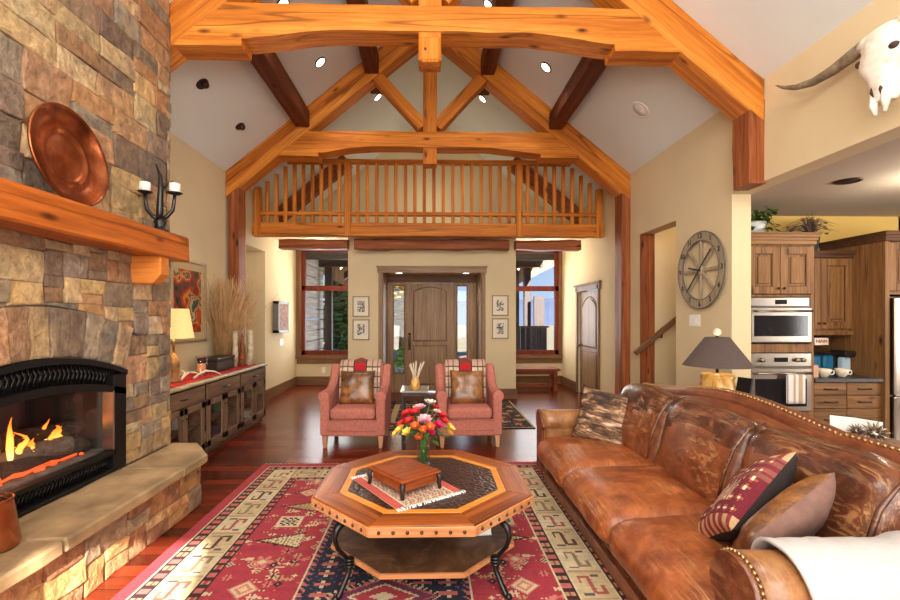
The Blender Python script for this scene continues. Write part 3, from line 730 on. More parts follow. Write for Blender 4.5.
for s, lb in ((-1, 'left'), (1, 'right')):
    for x, ye, lb2, h in ((1.83, 6.5, 'lower dark purlin on the %s roof slope between the two front trusses', .24), (.84, 7.15, 'upper dark purlin on the %s roof slope, near the king posts', .26)):
        o = timber('roof_purlin', (s*x, 4.16, roof(x)-.17), (s*x, ye, roof(x)-.17), .2, h, M['timber_dark'])
        tag(o, lb2 % lb, 'roof beam', 'roof purlins between the trusses')

# ------------------------------------------------------------------ loft railing and log beams
rl = thing('loft_railing', 'wooden loft balustrade of square balusters spanning between the walls', 'railing', (0, 7.6, 2.86))
def rt(nm, p0, p1, w, h, m='timber_x', **k): return timber(nm, p0, p1, w, h, M[m], rl, **k)
rt('fascia_board', (-2.94, 7.6, 2.96), (2.94, 7.6, 2.96), .16, .22)
rt('bottom_rail', (-2.9, 7.58, 3.225), (2.9, 7.58, 3.225), .1, .06, rough=.003)
rt('top_rail', (-2.5, 7.58, 4.1), (2.5, 7.58, 4.1), .12, .07, rough=.003)
for x in (-2.86, -1.37, 1.5, 2.86):
    rt('newel_post', (x, 7.56, 2.85), (x, 7.56, 4.13 if abs(x) < 2 else roof(2.86)-.02), .11, .11, 'timber_x', up=(0, 1, 0), rough=.004)
x0s = [(-2.86, -1.37, 9), (-1.37, 1.5, 17), (1.5, 2.86, 8)]
for a, c, n in x0s:
    for i in range(n):
        x = a+(c-a)*(i+1)/(n+1); zt = min(4.08, roof(x)-.03)
        rt('baluster', (x, 7.58, 3.06), (x, 7.58, zt), .056, .056, 'timber_x', up=(0, 1, 0), rough=.003, cham=.004)
for x0, x1, z, lab in ((-2.62, -1.44, 2.765, 'short dark log beam under the loft at the left alcove'), (-1.32, 1.39, 2.775, 'long rough-hewn log beam under the middle of the loft'), (1.505, 2.66, 2.765, 'short dark log beam under the loft at the right alcove')):
    o = timber('log_beam', (x0, 7.95, z), (x1, 7.95, z), .2, .17, M['timber_red'], rough=.03); tag(o, lab, 'beam', 'log beams under the loft')

b = MB(); b.box(W-.005, W+.19, 6.215, 6.25, 0, 2.66); struct('trim_3', b, M['timber_z'] if 0 else wood('jamb_board', lin(96, 48, 26), lin(146, 80, 46), lin(180, 110, 70), 'z', .5))
# stair rail and steps behind the right opening
hr = thing('stair_handrail', 'dark wooden handrail rising to the right in the stair opening', 'handrail', (3.3, 6.15, 1.2))
timber('rail', (2.82, 6.12, 1.0), (4.4, 6.12, 2.3), .05, .07, M['trim_x'], hr, rough=.001)
b = MB(); b.tube([(3.2, 6.24, 1.22), (3.2, 6.14, 1.22), (3.2, 6.13, 1.28)], .01); wsub(hr, 'bracket', b, M['bronze'])
st = thing('staircase', 'dark wooden stairs climbing to the right behind the wall opening', 'stairs', (3.5, 5.8, 0))
for i in range(8):
    b = MB(); x = 3.35+.25*i; z = .18*(i+1); b.box(x, x+.28, 5.42, 6.22, z-.04, z); wsub(st, 'tread', b, M['bench'])
b = MB(); b.prism([(3.3, 0), (5.3, 0), (5.3, 1.65), (3.3, .22)], 'y', 6.22, 6.245); wsub(st, 'stringer', b, M['trim_x'])

# ------------------------------------------------------------------ rugs
def rug_color(x, y):
    """x,y metres from the rug's centre, returns colour"""
    red, dred, cream, navy, pink, tan, brown, purple, blue = [lin(*c) for c in ((180, 58, 72), (140, 30, 48), (224, 208, 172), (34, 36, 60), (206, 110, 104), (190, 158, 118), (58, 26, 34), (120, 52, 82), (84, 96, 130))]
    hx, hy = 1.43, 1.72
    dx, dy = hx-abs(x), hy-abs(y); d = min(dx, dy); a = y if dx < dy else x
    s = 1 if (dx < dy and x > 0) or (dx >= dy and y > 0) else -1
    if d < .085: return red
    if d < .095: return cream
    def guard(q):
        k = (a/.075) % 1
        if q < .012 or q > .063: return brown
        if k < .42: return brown
        return pink if int(a/.075) % 2 else tan if abs(q-.037) > .01 else red
    if d < .17: return guard(d-.095)
    if d < .18: return cream
    if d < .38:
        q = (d-.28)/.1; L = .26; k = ((a/L) % 1)*2-1; idx = int(math.floor(a/L)); al = abs(k)
        col = cream if idx % 2 else lin(210, 190, 150)
        # hooked S figures on a pale ground
        if al > .93: return tan
        c = [lin(92, 58, 54), lin(170, 96, 84), lin(150, 128, 98)][idx % 3]
        if abs(q) < .13 and al < .62: return c
        if (.0 < q < .62 and .5 < k < .68) or (-.62 < q < 0 and -.68 < k < -.5): return c
        if (.45 < q < .62 and .1 < k < .68) or (-.62 < q < -.45 and -.68 < k < -.1): return c
        if (q*q+(al-.3)**2*1.3) < .02 and abs(q) > .1: return pink
        if (.2 < q < .7 and -.75 < k < -.6) or (-.7 < q < -.2 and .6 < k < .75): return lin(90, 84, 96)
        return col
    if d < .39: return cream
    if d < .455: return guard(d-.39)
    if d < .465: return cream
    # field
    mx, my = .48, .98
    if abs(x) < mx and abs(y) < my:
        e = min(mx-abs(x), my-abs(y))
        if e < .012: return cream
        if e < .05 and ((x+y)/.05) % 1 < .3: return pink
        ax, ay = abs(x), abs(y)
        # stacked diamonds with hooks
        yy = ((ay+.16) % .42)-.21; m = ax/.34+abs(yy)/.2
        if m < .22: return cream
        if m < .5: return red
        if m < .58: return cream
        if m < .8: return purple
        if m < .86: return pink
        gx, gy = (ax % .14)-.07, (ay % .1)-.05
        if abs(gy) < .013 and abs(gx) < .05: return pink
        if abs(gx) < .01 and abs(gy) < .035: return cream
        if m < 1.05 and ((ax+ay)/.045) % 1 < .35: return cream
        if m > 1.25 and ((ax-ay)/.06) % 1 < .22 and ((ax+ay)/.06) % 1 < .5: return blue
        return navy
    return None
def rug_motifs(nx, ny, cell, hx, hy, grid):
    """sprinkle woven figures in the red field, mirrored left to right"""
    red, cream, navy, pink, tan, brown, olive = [lin(*c) for c in ((176, 44, 62), (224, 206, 168), (40, 30, 46), (214, 132, 118), (196, 164, 118), (66, 24, 34), (150, 132, 90))]
    def put(x, y, c):
        i, j = int((x+hx)/cell), int((y+hy)/cell)
        if 0 <= i < nx and 0 <= j < ny and grid[i][j] is None: grid[i][j] = c
    def fig(cx, cy, kind, s, c, c2):
        k = int(s/cell)+1
        for a in range(-k, k+1):
            for b_ in range(-k, k+1):
                u, v = a*cell/s, b_*cell/s; r = math.hypot(u, v); th = math.atan2(v, u); col = None
                if kind == 'flower': col = c2 if r < .3 else c if r < .62+.3*math.cos(6*th) else None
                elif kind == 'tree':
                    m = abs(v)*1.5+(u+1)/2
                    if abs(v) < .66*(1-(u+1)/2)+.02:
                        col = c2 if (int((u+v)*9)+int((u-v)*9)) % 3 == 0 else c
                        if abs(v) > .66*(1-(u+1)/2)-.09: col = brown
                elif kind == 'diam':
                    m = abs(u)+abs(v); col = c if m < .35 or .55 < m < .85 else c2 if m < 1 else None
                elif kind == 'comb':
                    if abs(v) < .12 or (abs(v) < .7 and (u*4) % 1 < .4): col = c
                elif kind == 'key':
                    if max(abs(u), abs(v)) < .95: col = c if (int((u+1)*4) ^ int((v+1)*4)) & 1 or max(abs(u), abs(v)) > .8 else c2
                if col: 
                    for m_ in (1, -1): put(m_*(cx+u*s), cy+v*s, col)
    rr = random.Random(5)
    y = -1.2
    k = 0
    while y < 1.25:
        fig(.77, y, ['tree', 'key', 'tree', 'diam', 'flower'][k % 5], .15 if k % 5 in (0, 2) else .085, [cream, cream, tan, cream, pink][k % 5], [olive, navy, olive, pink, cream][k % 5])
        fig(.65, y+.13, 'flower', .05, [cream, pink, tan][k % 3], navy)
        y += .27; k += 1
    for i in range(420):
        fig(rr.uniform(.05, .96), rr.uniform(-1.25, 1.25), rr.choice(['flower', 'diam', 'comb', 'flower', 'flower']), rr.uniform(.016, .032), rr.choice([cream, pink, tan, cream]), rr.choice([navy, brown, red]))
def make_rug():
    hx, hy, cell = 1.43, 1.72, .0115
    nx, ny = int(2*hx/cell), int(2*hy/cell)
    grid = [[rug_color(-hx+(i+.5)*cell, -hy+(j+.5)*cell) for j in range(ny)] for i in range(nx)]
    rug_motifs(nx, ny, cell, hx, hy, grid)
    base = lin(178, 56, 72)
    b = MB(); b.color(base); bm = b.bm
    vs = [[bm.verts.new((-hx+i*cell, -hy+j*cell, .014+.0015*noise.noise(Vector((i*.05, j*.05, 0))))) for j in range(ny+1)] for i in range(nx+1)]
    for i in range(nx):
        for j in range(ny):
            f = bm.faces.new((vs[i][j], vs[i+1][j], vs[i+1][j+1], vs[i][j+1]))
            c = grid[i][j] or base; k = .9+.16*noise.noise(Vector((i*.03, j*.5, 2)))+.1*noise.noise(Vector((j*.03, i*.02, 7)))
            c = tuple(q*k for q in c[:3])+(1,)
            for l in f.loops: l[b.cl] = c
    b.color(base); b.box(-hx+.001, hx-.001, -hy+.001, hy-.001, .002, .012, .002)
    return b
rug = thing('area_rug', 'large red oriental wool rug with cream border and navy centre under the octagonal table', 'rug', (-.25, 2.87, 0))
sub(rug, 'woven_field', make_rug(), M['rug'])
for e in (1, -1):
    b = MB(); b.color(lin(214, 176, 130)); x = -1.42
    while x < 1.42:
        b.tube([(x, e*1.715, .01), (x+R.uniform(-.01, .01), e*(1.75+R.random()*.02), .005)], .004, 4); x += .014
    sub(rug, 'fringe', b, M['rug'])
def floral(x, y):
    n = noise.noise(Vector((x*7, y*7, 3))); m = noise.noise(Vector((x*13+4, y*13, 9)))
    if .62 < max(abs(x)/1.2, abs(y)/.98)*1 < .68 or max(abs(x)/1.2, abs(y)/.98) > .975: return lin(190, 170, 130)
    if n > .28: return lin(190, 150, 100)
    if m > .3: return lin(150, 50, 50)
    if m < -.35: return lin(84, 96, 70)
    return lin(34, 26, 28)
b = MB(); b.color(lin(34, 26, 28)); cell = .03
for i in range(80):
    for j in range(66):
        x, y = -1.2+i*.03, -.98+j*.03*.99; b.color(floral(x, y)); f = b.bm.faces.new([b.bm.verts.new(q) for q in ((x, y, .012), (x+.03, y, .012), (x+.03, y+.0297, .012), (x, y+.0297, .012))]); b._paint([f])
b.color(lin(34, 26, 28)); b.box(-1.2, 1.2, -.98, .98, .001, .01, .001)
o = obj('entry_rug', b, M['rug'], loc=(.22, 7.0, 0)); tag(o, 'dark floral rug on the floor behind the two armchairs', 'rug')

# ------------------------------------------------------------------ octagonal coffee table
def octo(a, rot=0): s = a/math.cos(PI/8); return [(s*math.cos(PI/8+k*PI/4+rot), s*math.sin(PI/8+k*PI/4+rot)) for k in range(8)]
TX, TY = -.04, 2.825
ct = thing('coffee_table', 'octagonal wooden coffee table with studded rim and curved black iron legs on the red rug', 'coffee table', (TX, TY, 0))
A0 = .625
o1, o2, o3, o4 = octo(A0), octo(.485), octo(.442), octo(.55)
for k in range(8):
    b = MB(); q = [o1[k], o1[(k+1) % 8], o2[(k+1) % 8], o2[k]]; c = ((q[0][0]+q[1][0]+q[2][0]+q[3][0])/4, (q[0][1]+q[1][1]+q[2][1]+q[3][1])/4)
    an = math.atan2(q[1][1]-q[0][1], q[1][0]-q[0][0])
    q = [((x-c[0])*math.cos(-an)-(y-c[1])*math.sin(-an), (x-c[0])*math.sin(-an)+(y-c[1])*math.cos(-an)) for x, y in q]
    b.prism(q, 'z', .43, .482, .004); sub(ct, 'rim_board', b, M['tbl'], loc=(c[0], c[1], 0), rot=(0, 0, an))
b = MB()
for k in range(8): b.prism([o2[k], o2[(k+1) % 8], o3[(k+1) % 8], o3[k]], 'z', .44, .4835, .001)
sub(ct, 'inlay_band', b, M['tbl_inlay'])
b = MB(); b.prism(octo(.443), 'z', .44, .481, 0); sub(ct, 'leather_top', b, M['croc'])
b = MB()
for k in range(8):
    p, q = Vector(o1[k]), Vector(o1[(k+1) % 8]); p3, q3 = p*1.012, q*1.012
    b.prism([tuple(p), tuple(q), tuple(q3), tuple(p3)], 'z', .425, .476, .003)
sub(ct, 'edge_band', b, M['tbl_edge'])
nh = None
for k in range(8):
    p, q = Vector(o1[k])*1.012, Vector(o1[(k+1) % 8])*1.012
    for i in range(7):
        m = p.lerp(q, (i+.75)/7.5)
        if nh is None: b = MB(); b.ball((0, 0, 0), .0095, 8, 6); nh = o = sub(ct, 'nailhead', b, M['nail_dk'])
        else: o = nh.copy(); C.objects.link(o); o.parent = ct
        o.location = (m.x, m.y, .45)
b = MB(); b.prism(octo(.515), 'z', .165, .187, .002); sub(ct, 'lower_shelf', b, M['cowhide'])
b = MB()
q1, q2 = octo(.53), octo(.512)
for k in range(8): b.prism([q1[k], q1[(k+1) % 8], q2[(k+1) % 8], q2[k]], 'z', .164, .188, .002)
sub(ct, 'shelf_edge', b, M['tbl_edge'])
for k in range(4):
    b = MB(); a = PI/4+k*PI/2; ca, sa = math.cos(a), math.sin(a)
    pr_ = [(.5, .425), (.58, .415), (.635, .385), (.65, .34), (.63, .28), (.585, .225), (.555, .18), (.56, .13), (.59, .08), (.62, .035), (.64, .012)]
    P = []
    for i in range(len(pr_)-1):
        for j in range(3):
            t = j/3; P.append((pr_[i][0]+(pr_[i+1][0]-pr_[i][0])*t, pr_[i][1]+(pr_[i+1][1]-pr_[i][1])*t))
    P.append(pr_[-1])
    b.tube([(r*ca, r*sa, z) for r, z in P], [.012+.007*math.sin(PI*min(1, i/10)) if i < 20 else .016 for i in range(len(P))], 8)
    for z in (.2, .165, .183): b.lathe([(.018, -.008), (.027, -.004), (.027, .004), (.018, .008)], 12, (.557*ca, .557*sa, z))
    b.ball((.645*ca, .645*sa, .02), .02)
    sub(ct, 'leg', b, M['iron'])

# little kilim mat, footed box, vase and flowers
def mat_col(u, v):
    k = (u*9+abs(((v*5) % 1)-.5)*1.2) % 1
    if abs(u-.5) > .34: return lin(212, 96, 84) if abs(u-.5) > .38 else lin(236, 222, 200)
    return lin(226, 206, 180) if k < .35 else lin(196, 110, 90) if k < .55 else lin(214, 180, 150) if k < .8 else lin(150, 140, 130)
b = MB(); L1, L2 = .54, .44; n1, n2 = 48, 40; b.color((1, 1, 1))
for i in range(n1):
    for j in range(n2):
        x0, y0 = -L1/2+L1*i/n1, -L2/2+L2*j/n2; b.color(mat_col((j+.5)/n2, (i+.5)/n1))
        f = b.bm.faces.new([b.bm.verts.new(q) for q in ((x0, y0, .004), (x0+L1/n1, y0, .004), (x0+L1/n1, y0+L2/n2, .004), (x0, y0+L2/n2, .004))]); b._paint([f])
b.color(lin(220, 190, 170)); b.box(-L1/2, L1/2, -L2/2, L2/2, .0006, .0035, 0)
km = thing('table_mat', 'small woven kilim mat with white fringe lying on the coffee table', 'mat', (-.148, 2.725, .4835), math.atan2(-.51, .345))
sub(km, 'weave', b, M['rug'])
for e in (1, -1):
    b = MB()
    for i in range(34):
        y = -L2/2+L2*i/33; b.tube([(e*L1/2, y, .004), (e*(L1/2+.02), y+R.uniform(-.008, .008), .006), (e*(L1/2+.035), y+R.uniform(-.01, .01), .003)], .004, 4)
    sub(km, 'fringe', b, M['paper'])
fb = thing('footed_box', 'small wooden box with dark curved feet on the kilim mat', 'box', (-.155, 2.705, .488), math.atan2(.14, .166))
b = MB(); b.box(-.125, .125, -.155, .155, .032, .088, .006); sub(fb, 'body', b, M['box'])
b = MB(); b.box(-.145, .145, -.175, .175, .088, .104, .004); b.box(-.13, .13, -.16, .16, .104, .109, .003); sub(fb, 'lid', b, M['box'])
for sx in (-1, 1):
    for sy in (-1, 1):
        b = MB(); b.tube([(sx*.128, sy*.158, .088), (sx*.138, sy*.168, .065), (sx*.134, sy*.162, .035), (sx*.138, sy*.168, .0)], [.014, .016, .013, .011], 8); sub(fb, 'foot', b, M['blackwood'])
b = MB(); b.lathe([(.001, 0), (.008, .001), (.006, .004)], 10, (.0, .0, .109)); sub(fb, 'inlay', b, M['nail'])
VX, VY, VZ = -.045, 3.12, .4835
vs_ = thing('glass_vase', 'clear glass vase of green stems at the back of the coffee table', 'vase', (VX, VY, VZ))
b = MB(); b.lathe([(.001, .002), (.048, .002), (.05, .01), (.046, .08), (.05, .17), (.056, .195), (.052, .195), (.046, .17), (.042, .08), (.045, .014), (.001, .012)], 24); sub(vs_, 'vessel', b, M['glass'])
b = MB(); b.lathe([(.001, .014), (.042, .014), (.04, .08), (.042, .12), (.001, .12)], 20); sub(vs_, 'water', b, glass('water', (.8, .95, .85, 1), .0, .15))
bq = thing('flower_bouquet', 'mixed bouquet of red, pink, yellow and white flowers in the glass vase', 'flowers', (VX, VY, VZ+.15))
heads = []
cols = {'red': lin(208, 26, 30), 'pink': lin(238, 176, 186), 'mag': lin(214, 20, 96), 'yel': lin(246, 206, 84), 'orange': lin(232, 96, 40), 'white': lin(244, 236, 224), 'blue': lin(120, 96, 170)}
spec = [('pink', 0.01, .17, -.13, .055), ('white', .05, .31, 0, .05), ('pink', -.03, .27, -.05, .05), ('white', .1, .23, -.04, .035), ('red', -.12, .22, -.06, .05), ('red', -.1, .16, -.11, .045), ('red', -.16, .12, -.06, .045), ('red', .13, .2, -.05, .05),
        ('red', .15, .15, -.08, .045), ('mag', .11, .12, -.12, .04), ('mag', .06, .06, -.14, .03), ('yel', -.2, .03, -.06, .045), ('yel', -.17, .08, -.1, .04), ('yel', .2, .08, -.06, .045), ('yel', .19, .03, -.04, .04), ('orange', -.06, .12, -.14, .04), ('orange', .05, .12, -.16, .04),
        ('yel', -.12, .06, -.13, .04), ('orange', .0, .09, -.16, .035), ('red', -.06, .24, -.1, .045), ('red', .09, .25, .03, .045), ('orange', -.03, -.0, -.1, .035), ('blue', .12, .17, -.02, .025), ('yel', -.08, .1, .1, .04), ('mag', .1, .13, .1, .04), ('white', -.05, .24, .08, .04), ('red', -.14, .16, .06, .045), ('red', .16, .14, .05, .04)]
def blossom(r, c, kind):
    b = MB(); rings = 4 if kind in ('pink', 'mag') else 2; dark = tuple(q*.75 for q in c[:3])
    for g in range(rings):
        n = 9-g if rings == 4 else 6; rr = r*(1-.2*g)
        for k in range(n):
            a = 2*PI*(k+.5*g)/n+R.uniform(-.1, .1); el = .15+.32*g+R.uniform(-.08, .08); w = rr*.42; b.color(c if k % 2 else dark)
            def P(u, v):
                q = u*rr; wid = w*math.sin(PI*min(.97, .12+u*.8))*(v*2-1); z = q*math.sin(el+.3*u)-abs(v*2-1)**2*w*.2*-1; x = q*math.cos(el)
                return Vector((x*math.cos(a)-wid*math.sin(a), x*math.sin(a)+wid*math.cos(a), z))
            b.surf(P, 5, 4)
    b.color(lin(240, 200, 60) if kind in ('white', 'orange', 'yel') else dark); b.ball((0, 0, r*.12), r*.16, 8, 5)
    return b
spec = [(nm, x*.88, .055+z*.68, y*.85, r*.92) for nm, x, z, y, r in spec]
for nm, x, z, y, r in spec:
    d = Vector((x, y, z+.05)).normalized(); o = sub(bq, 'flower', blossom(r, cols[nm], nm), M['petals'], loc=(x, y, z))
    o.rotation_euler = d.to_track_quat('Z', 'Y').to_euler()
b = MB()
for nm, x, z, y, r in spec:
    t = Vector((R.uniform(-.03, .03), R.uniform(-.03, .03), -.13)); m = Vector((R.uniform(-.02, .02), R.uniform(-.02, .02), .03)); e = Vector((x, y, z))
    b.tube([t, m, m.lerp(e, .5)+Vector((0, 0, .015)), e], .003, 5)
sub(bq, 'stems', b, M['stem'])
b = MB()
for k in range(95):
    a = R.uniform(0, 2*PI); rr = R.uniform(.04, .15); z = R.uniform(.03, .17); c = Vector((rr*math.cos(a)*.95, rr*math.sin(a)*.8, z)); L = R.uniform(.05, .1); d = Vector((math.cos(a), math.sin(a), R.uniform(-.5, .6))).normalized(); s = d.cross(Vector((0, 0, 1))).normalized(); w = L*R.uniform(.14, .22)
    b.surf(lambda u, v: c+d*(L*(u-.3))+s*(w*math.sin(PI*min(.98, .05+u*.93))*(v*2-1))+Vector((0, 0, -.25*L*u*u+.1*w*abs(v*2-1))), 6, 3)
o = sub(bq, 'foliage', b, M['leaf']); o['kind'] = 'stuff'

bw = MB(); bw.color(lin(236, 232, 224)); bw.lathe([(.05, 0), (.06, .012), (.15, .085), (.175, .1), (.172, .106), (.145, .094)], 36); bw.color(lin(60, 120, 160)); bw.lathe([(.144, .093), (.055, .02), (.001, .016)], 36)
o = obj('bowl', bw, M['col_plain'], loc=(-.06, 2.8, .187)); o.scale = (1, 1, .5); tag(o, 'wide white and blue bowl on the lower shelf of the coffee table', 'bowl')
bk = thing('book', 'thick white book lying on the lower shelf of the coffee table', 'book', (.26, 2.82, .187), .1)
b = MB(); b.box(-.1, .1, -.13, .13, 0, .006, .001); b.box(-.1, .1, -.13, .13, .05, .056, .001); b.box(-.103, -.098, -.13, .13, 0, .056, .001); sub(bk, 'cover', b, plain('pale_cover', lin(206, 214, 220), .4, var=.02))
b = MB(); b.box(-.097, .096, -.126, .126, .006, .05, 0); sub(bk, 'pages', b, M['paper'])

# ------------------------------------------------------------------ cushions and pillows
def puffy(sx, sy, sz, r, puff=.0, wr=.006, cuts=11, seed=0, fr=6):
    """rounded cushion centred on the origin, sizes are full lengths"""
    t = bmesh.new(); bmesh.ops.create_cube(t, size=2); bmesh.ops.subdivide_edges(t, edges=t.edges, cuts=cuts, use_grid_fill=True)
    h = Vector((sx/2, sy/2, sz/2))
    for v in t.verts:
        u = v.co.copy(); p = Vector((u.x*h.x, u.y*h.y, u.z*h.z)); c = Vector([max(-h[i]+r, min(h[i]-r, p[i])) for i in range(3)])
        d = p-c
        if d.length > 1e-6: p = c+d.normalized()*r if d.length > r or sum(abs(q) > 1e-6 for q in d) > 1 else p
        p.z += math.copysign(1, u.z)*puff*(1-u.x**2)*(1-u.y**2)*abs(u.z)
        n = noise.noise_vector(p*fr+Vector((seed*7.1, 0, 0))); n2 = noise.noise_vector(p*fr*2.6+Vector((seed*3.3, 5, 0)))
        v.co = p+n*wr+n2*wr*.5
    for f in t.faces: f.smooth = True
    b = MB(); b.merge(t); return b
def pillow_mesh(s, th, seed=0, colf=None, n=22, s2=None):
    b = MB(); s2 = s2 or s
    if colf: b.color((1, 1, 1))
    for sg in (1, -1):
        def P(u, v):
            x, y = u*2-1, v*2-1
            t = th/2*((1-x**4)*(1-y**4))**.5; pin = 1-.07*(1-abs(x)**2)*(abs(y)**3); pin2 = 1-.07*(1-abs(y)**2)*(abs(x)**3)
            nz = noise.noise(Vector((x*2+seed, y*2, sg)))*.012*min(1, t/.02)
            return Vector((x*s/2*pin2, y*s2/2*pin, sg*t+nz))
        if colf:
            g = b.surf(P, n, n); b.bm.faces.ensure_lookup_table()
            fs = b.bm.faces[-(n-1)**2:]
            for q, f in enumerate(fs):
                i, j = q//(n-1), q % (n-1)
                c = colf(i/(n-2), j/(n-2), sg)
                for l in f.loops: l[b.cl] = tuple(c[:3])+(1,)
        else: b.surf(P, n, n)
    bmesh.ops.remove_doubles(b.bm, verts=b.bm.verts, dist=.0015)
    return b
def orient(o, c, nrm, up):
    z = Vector(nrm).normalized(); y = Vector(up); y = (y-z*y.dot(z)).normalized(); x = y.cross(z)
    m = Matrix((x, y, z)).transposed().to_4x4(); m.translation = Vector(c); o.matrix_basis = m
def two_tone(o, m2, f):
    o.data.materials.append(m2)
    for p in o.data.polygons:
        if f(p.center): p.material_index = 1

# ------------------------------------------------------------------ leather sofa
sf = thing('leather_sofa', 'long brown leather sofa with nailhead camel back along the right side of the rug', 'sofa', (1.55, 2.8, 0))
def sw(nm, b, m, **k): return wsub(sf, nm, b, m, **k)
b = MB(); b.box(1.06, 2.1, 1.38, 4.2, .05, .25, .02); sw('base', b, M['leather_dk'])
b = MB(); b.box(1.03, 1.07, 1.62, 4.05, .02, .1, .008); sw('front_rail', b, M['leather_edge'])
for x, y in ((1.12, 1.5), (1.12, 4.1), (2.0, 1.5), (2.0, 4.1)):
    b = MB(); b.lathe([(.02, 0), (.035, .02), (.04, .05), (.03, .06)], 14, (x, y, 0)); sw('foot', b, M['blackwood'])
ys = [(1.62, 2.42), (2.42, 3.22), (3.22, 4.03)]
for k, (a, c) in enumerate(ys):
    b = puffy(.82, c-a-.004, .215, .085, .022, .008, 15, k+1, 4)
    for v in b.bm.verts: v.co.x -= .035*max(0, -v.co.x/.4)*(1-(v.co.z/.11)**2); v.co.z += -.02*max(0, (-v.co.x-.25)/.16)
    sub(sf, 'seat_cushion', b, M['leather'], loc=(1.385-1.55, (a+c)/2-2.8, .335))
for k, (a, c) in enumerate(ys):
    b = puffy(.27, c-a+.02, .56, .11, 0, .014, 17, k+6, 5)
    for v in b.bm.verts:
        y, z = v.co.y/.4, v.co.z/.28
        v.co.x -= .05*(1-y*y)*(1-z*z)*(1 if v.co.x < 0 else 0)
        v.co.z += .03*(1-y*y)*(1 if v.co.z > 0 else 0)
    o = sub(sf, 'back_cushion', b, M['leather_back'], loc=(1.78-1.55, (a+c)/2-2.8, .622), rot=(0, .3, 0))
    two_tone(o, M['leather_dk'], lambda p, k=k: p.z > .1+.05*math.sin(p.y*6+k*2) or (k == 0 and p.y < .0) or (k == 2 and p.z > -.02 and p.y > .15))
    b = MB(); yy = (-(c-a)/2)
    b.tube([(-.16, yy, -.2), (-.175, yy, -.05), (-.165, yy, .12), (-.12, yy, .24), (-.03, yy, .3)], [.006, .011, .01, .008, .005], 7); b.jitter(.008, 14, k); sub(o, 'seam_fold', b, M['leather_dk'])
def camel(y): return .915+.062*math.cos((y-2.95)*PI/1.3) if y > 2.15 else .905
b = MB(); Y = [1.34+(4.24-1.34)*i/40 for i in range(41)]
b.surf(lambda u, v: Vector((2.04+.11*math.cos(PI*v), 1.34+2.9*u, .1 if v in (0, 1) else camel(1.34+2.9*u)-.06+.02*math.sin(PI*v))), 41, 5)
b.bm.faces.ensure_lookup_table()
sw('back_panel', b, M['leather_edge'])
b = MB(); b.tube([(2.06, y, camel(y)-.04) for y in Y], .068, 16); sw('top_roll', b, M['leather_edge'])
y = 1.4; nh = None
while y < 4.2:
    if nh is None: b = MB(); b.ball((0, 0, 0), .0105, 8, 6); nh = o = sub(sf, 'nailhead', b, M['nail'])
    else: o = nh.copy(); C.objects.link(o); o.parent = sf
    o.location = (2.06-.033-1.55, y-2.8, camel(y)-.04+.06); y += .031
# arms
b = MB(); b.box(1.03, 2.05, 4.05, 4.24, .08, .56, .03); b.tube([(1.02+i*.1, 4.13, .545) for i in range(11)], .1, 18); sw('arm', b, M['leather_arm'])
b = MB(); b.box(1.005, 1.035, 4.06, 4.23, .08, .56, .01); b.tube([(1.0, 4.13, .545), (1.03, 4.13, .545)], .102, 20); sw('arm_front', b, M['leather_edge'])
b = MB(); b.box(1.05, 2.05, 1.38, 1.56, .08, .6, .03); b.tube([(1.03+i*.1, 1.47, .595) for i in range(11)], .118, 20); sw('arm', b, M['leather_arm'])
b = MB(); b.box(1.01, 1.05, 1.39, 1.55, .08, .6, .01); b.tube([(1.0, 1.47, .595), (1.035, 1.47, .595)], .118, 24); sw('arm_front', b, M['leather_dk'])
for yc, zc_, r in ((1.47, .595, .119), (4.13, .545, .103)):
    n = 24; b = MB()
    for i in range(n+1):
        a = -.35+(PI+.7)*i/n; b.ball((1.025, yc+r*math.cos(a), zc_+r*math.sin(a)), .0085, 7, 5)
    sw('arm_nailheads', b, M['nail'])
# white throw over the near arm
b = MB()
def TP(u, v):
    x = 1.16+.93*u+.012*math.sin(v*9); a = -1.0+5.0*v   # wraps round the roll
    if v < .25: t = v/.25; p = (1.66-.06*t, .47+.12*t)
    elif v < .75:
        an = PI*(v-.25)/.5; p = (1.47+.135*math.cos(an), .6+.135*math.sin(an))
    else: t = (v-.75)/.25; p = (1.335-.01*t, .6-.34*t)
    nz = noise.noise(Vector((x*7, v*2.2, 3)))*.02+noise.noise(Vector((x*16, v*5, 8)))*.007
    k = 1 if .2 < v else .6
    lift = .05*max(0, u-.45)*(1 if .15 < v < .8 else .3)
    return Vector((x, p[0]+nz*k*(math.cos(PI*(v-.25)/.5) if .25 < v < .75 else 1), p[1]+abs(nz)*k+lift))
b.surf(TP, 46, 44)
o = obj('throw_blanket', b, plain('white_knit', lin(192, 187, 186), .98, var=.03, scale=50, bump=.5)); md = o.modifiers.new('thick', 'SOLIDIFY'); md.thickness = .012; md.offset = 1
tag(o, 'white knitted throw draped over the near arm of the leather sofa', 'blanket')
o = obj('throw_pillow', pillow_mesh(.47, .17, 2), M['hide']); orient(o, (1.5, 3.82, .64), (-.42, -.85, .32), (.3, .2, 1)); tag(o, 'brindle cowhide pillow in the far corner of the leather sofa', 'pillow')
def kil(u, v, sg):
    if sg < 0: return lin(44, 34, 34)
    if v < .12 or v > .88: return lin(150, 50, 60) if int(u*14) % 2 else lin(206, 170, 130)
    a = (u*9) % 1-.5; c = (v*8) % 1-.5
    if abs(a)+abs(c) < .2: return lin(236, 220, 190)
    if .28 < v < .55 and .3 < u < .8: return lin(216, 196, 170) if int(u*40) % 2 else lin(150, 60, 66)
    if abs(a)+abs(c) < .36: return lin(170, 90, 70)
    return lin(116, 30, 48) if v < .6 else lin(140, 84, 74) if int(v*22) % 2 else lin(126, 40, 56)
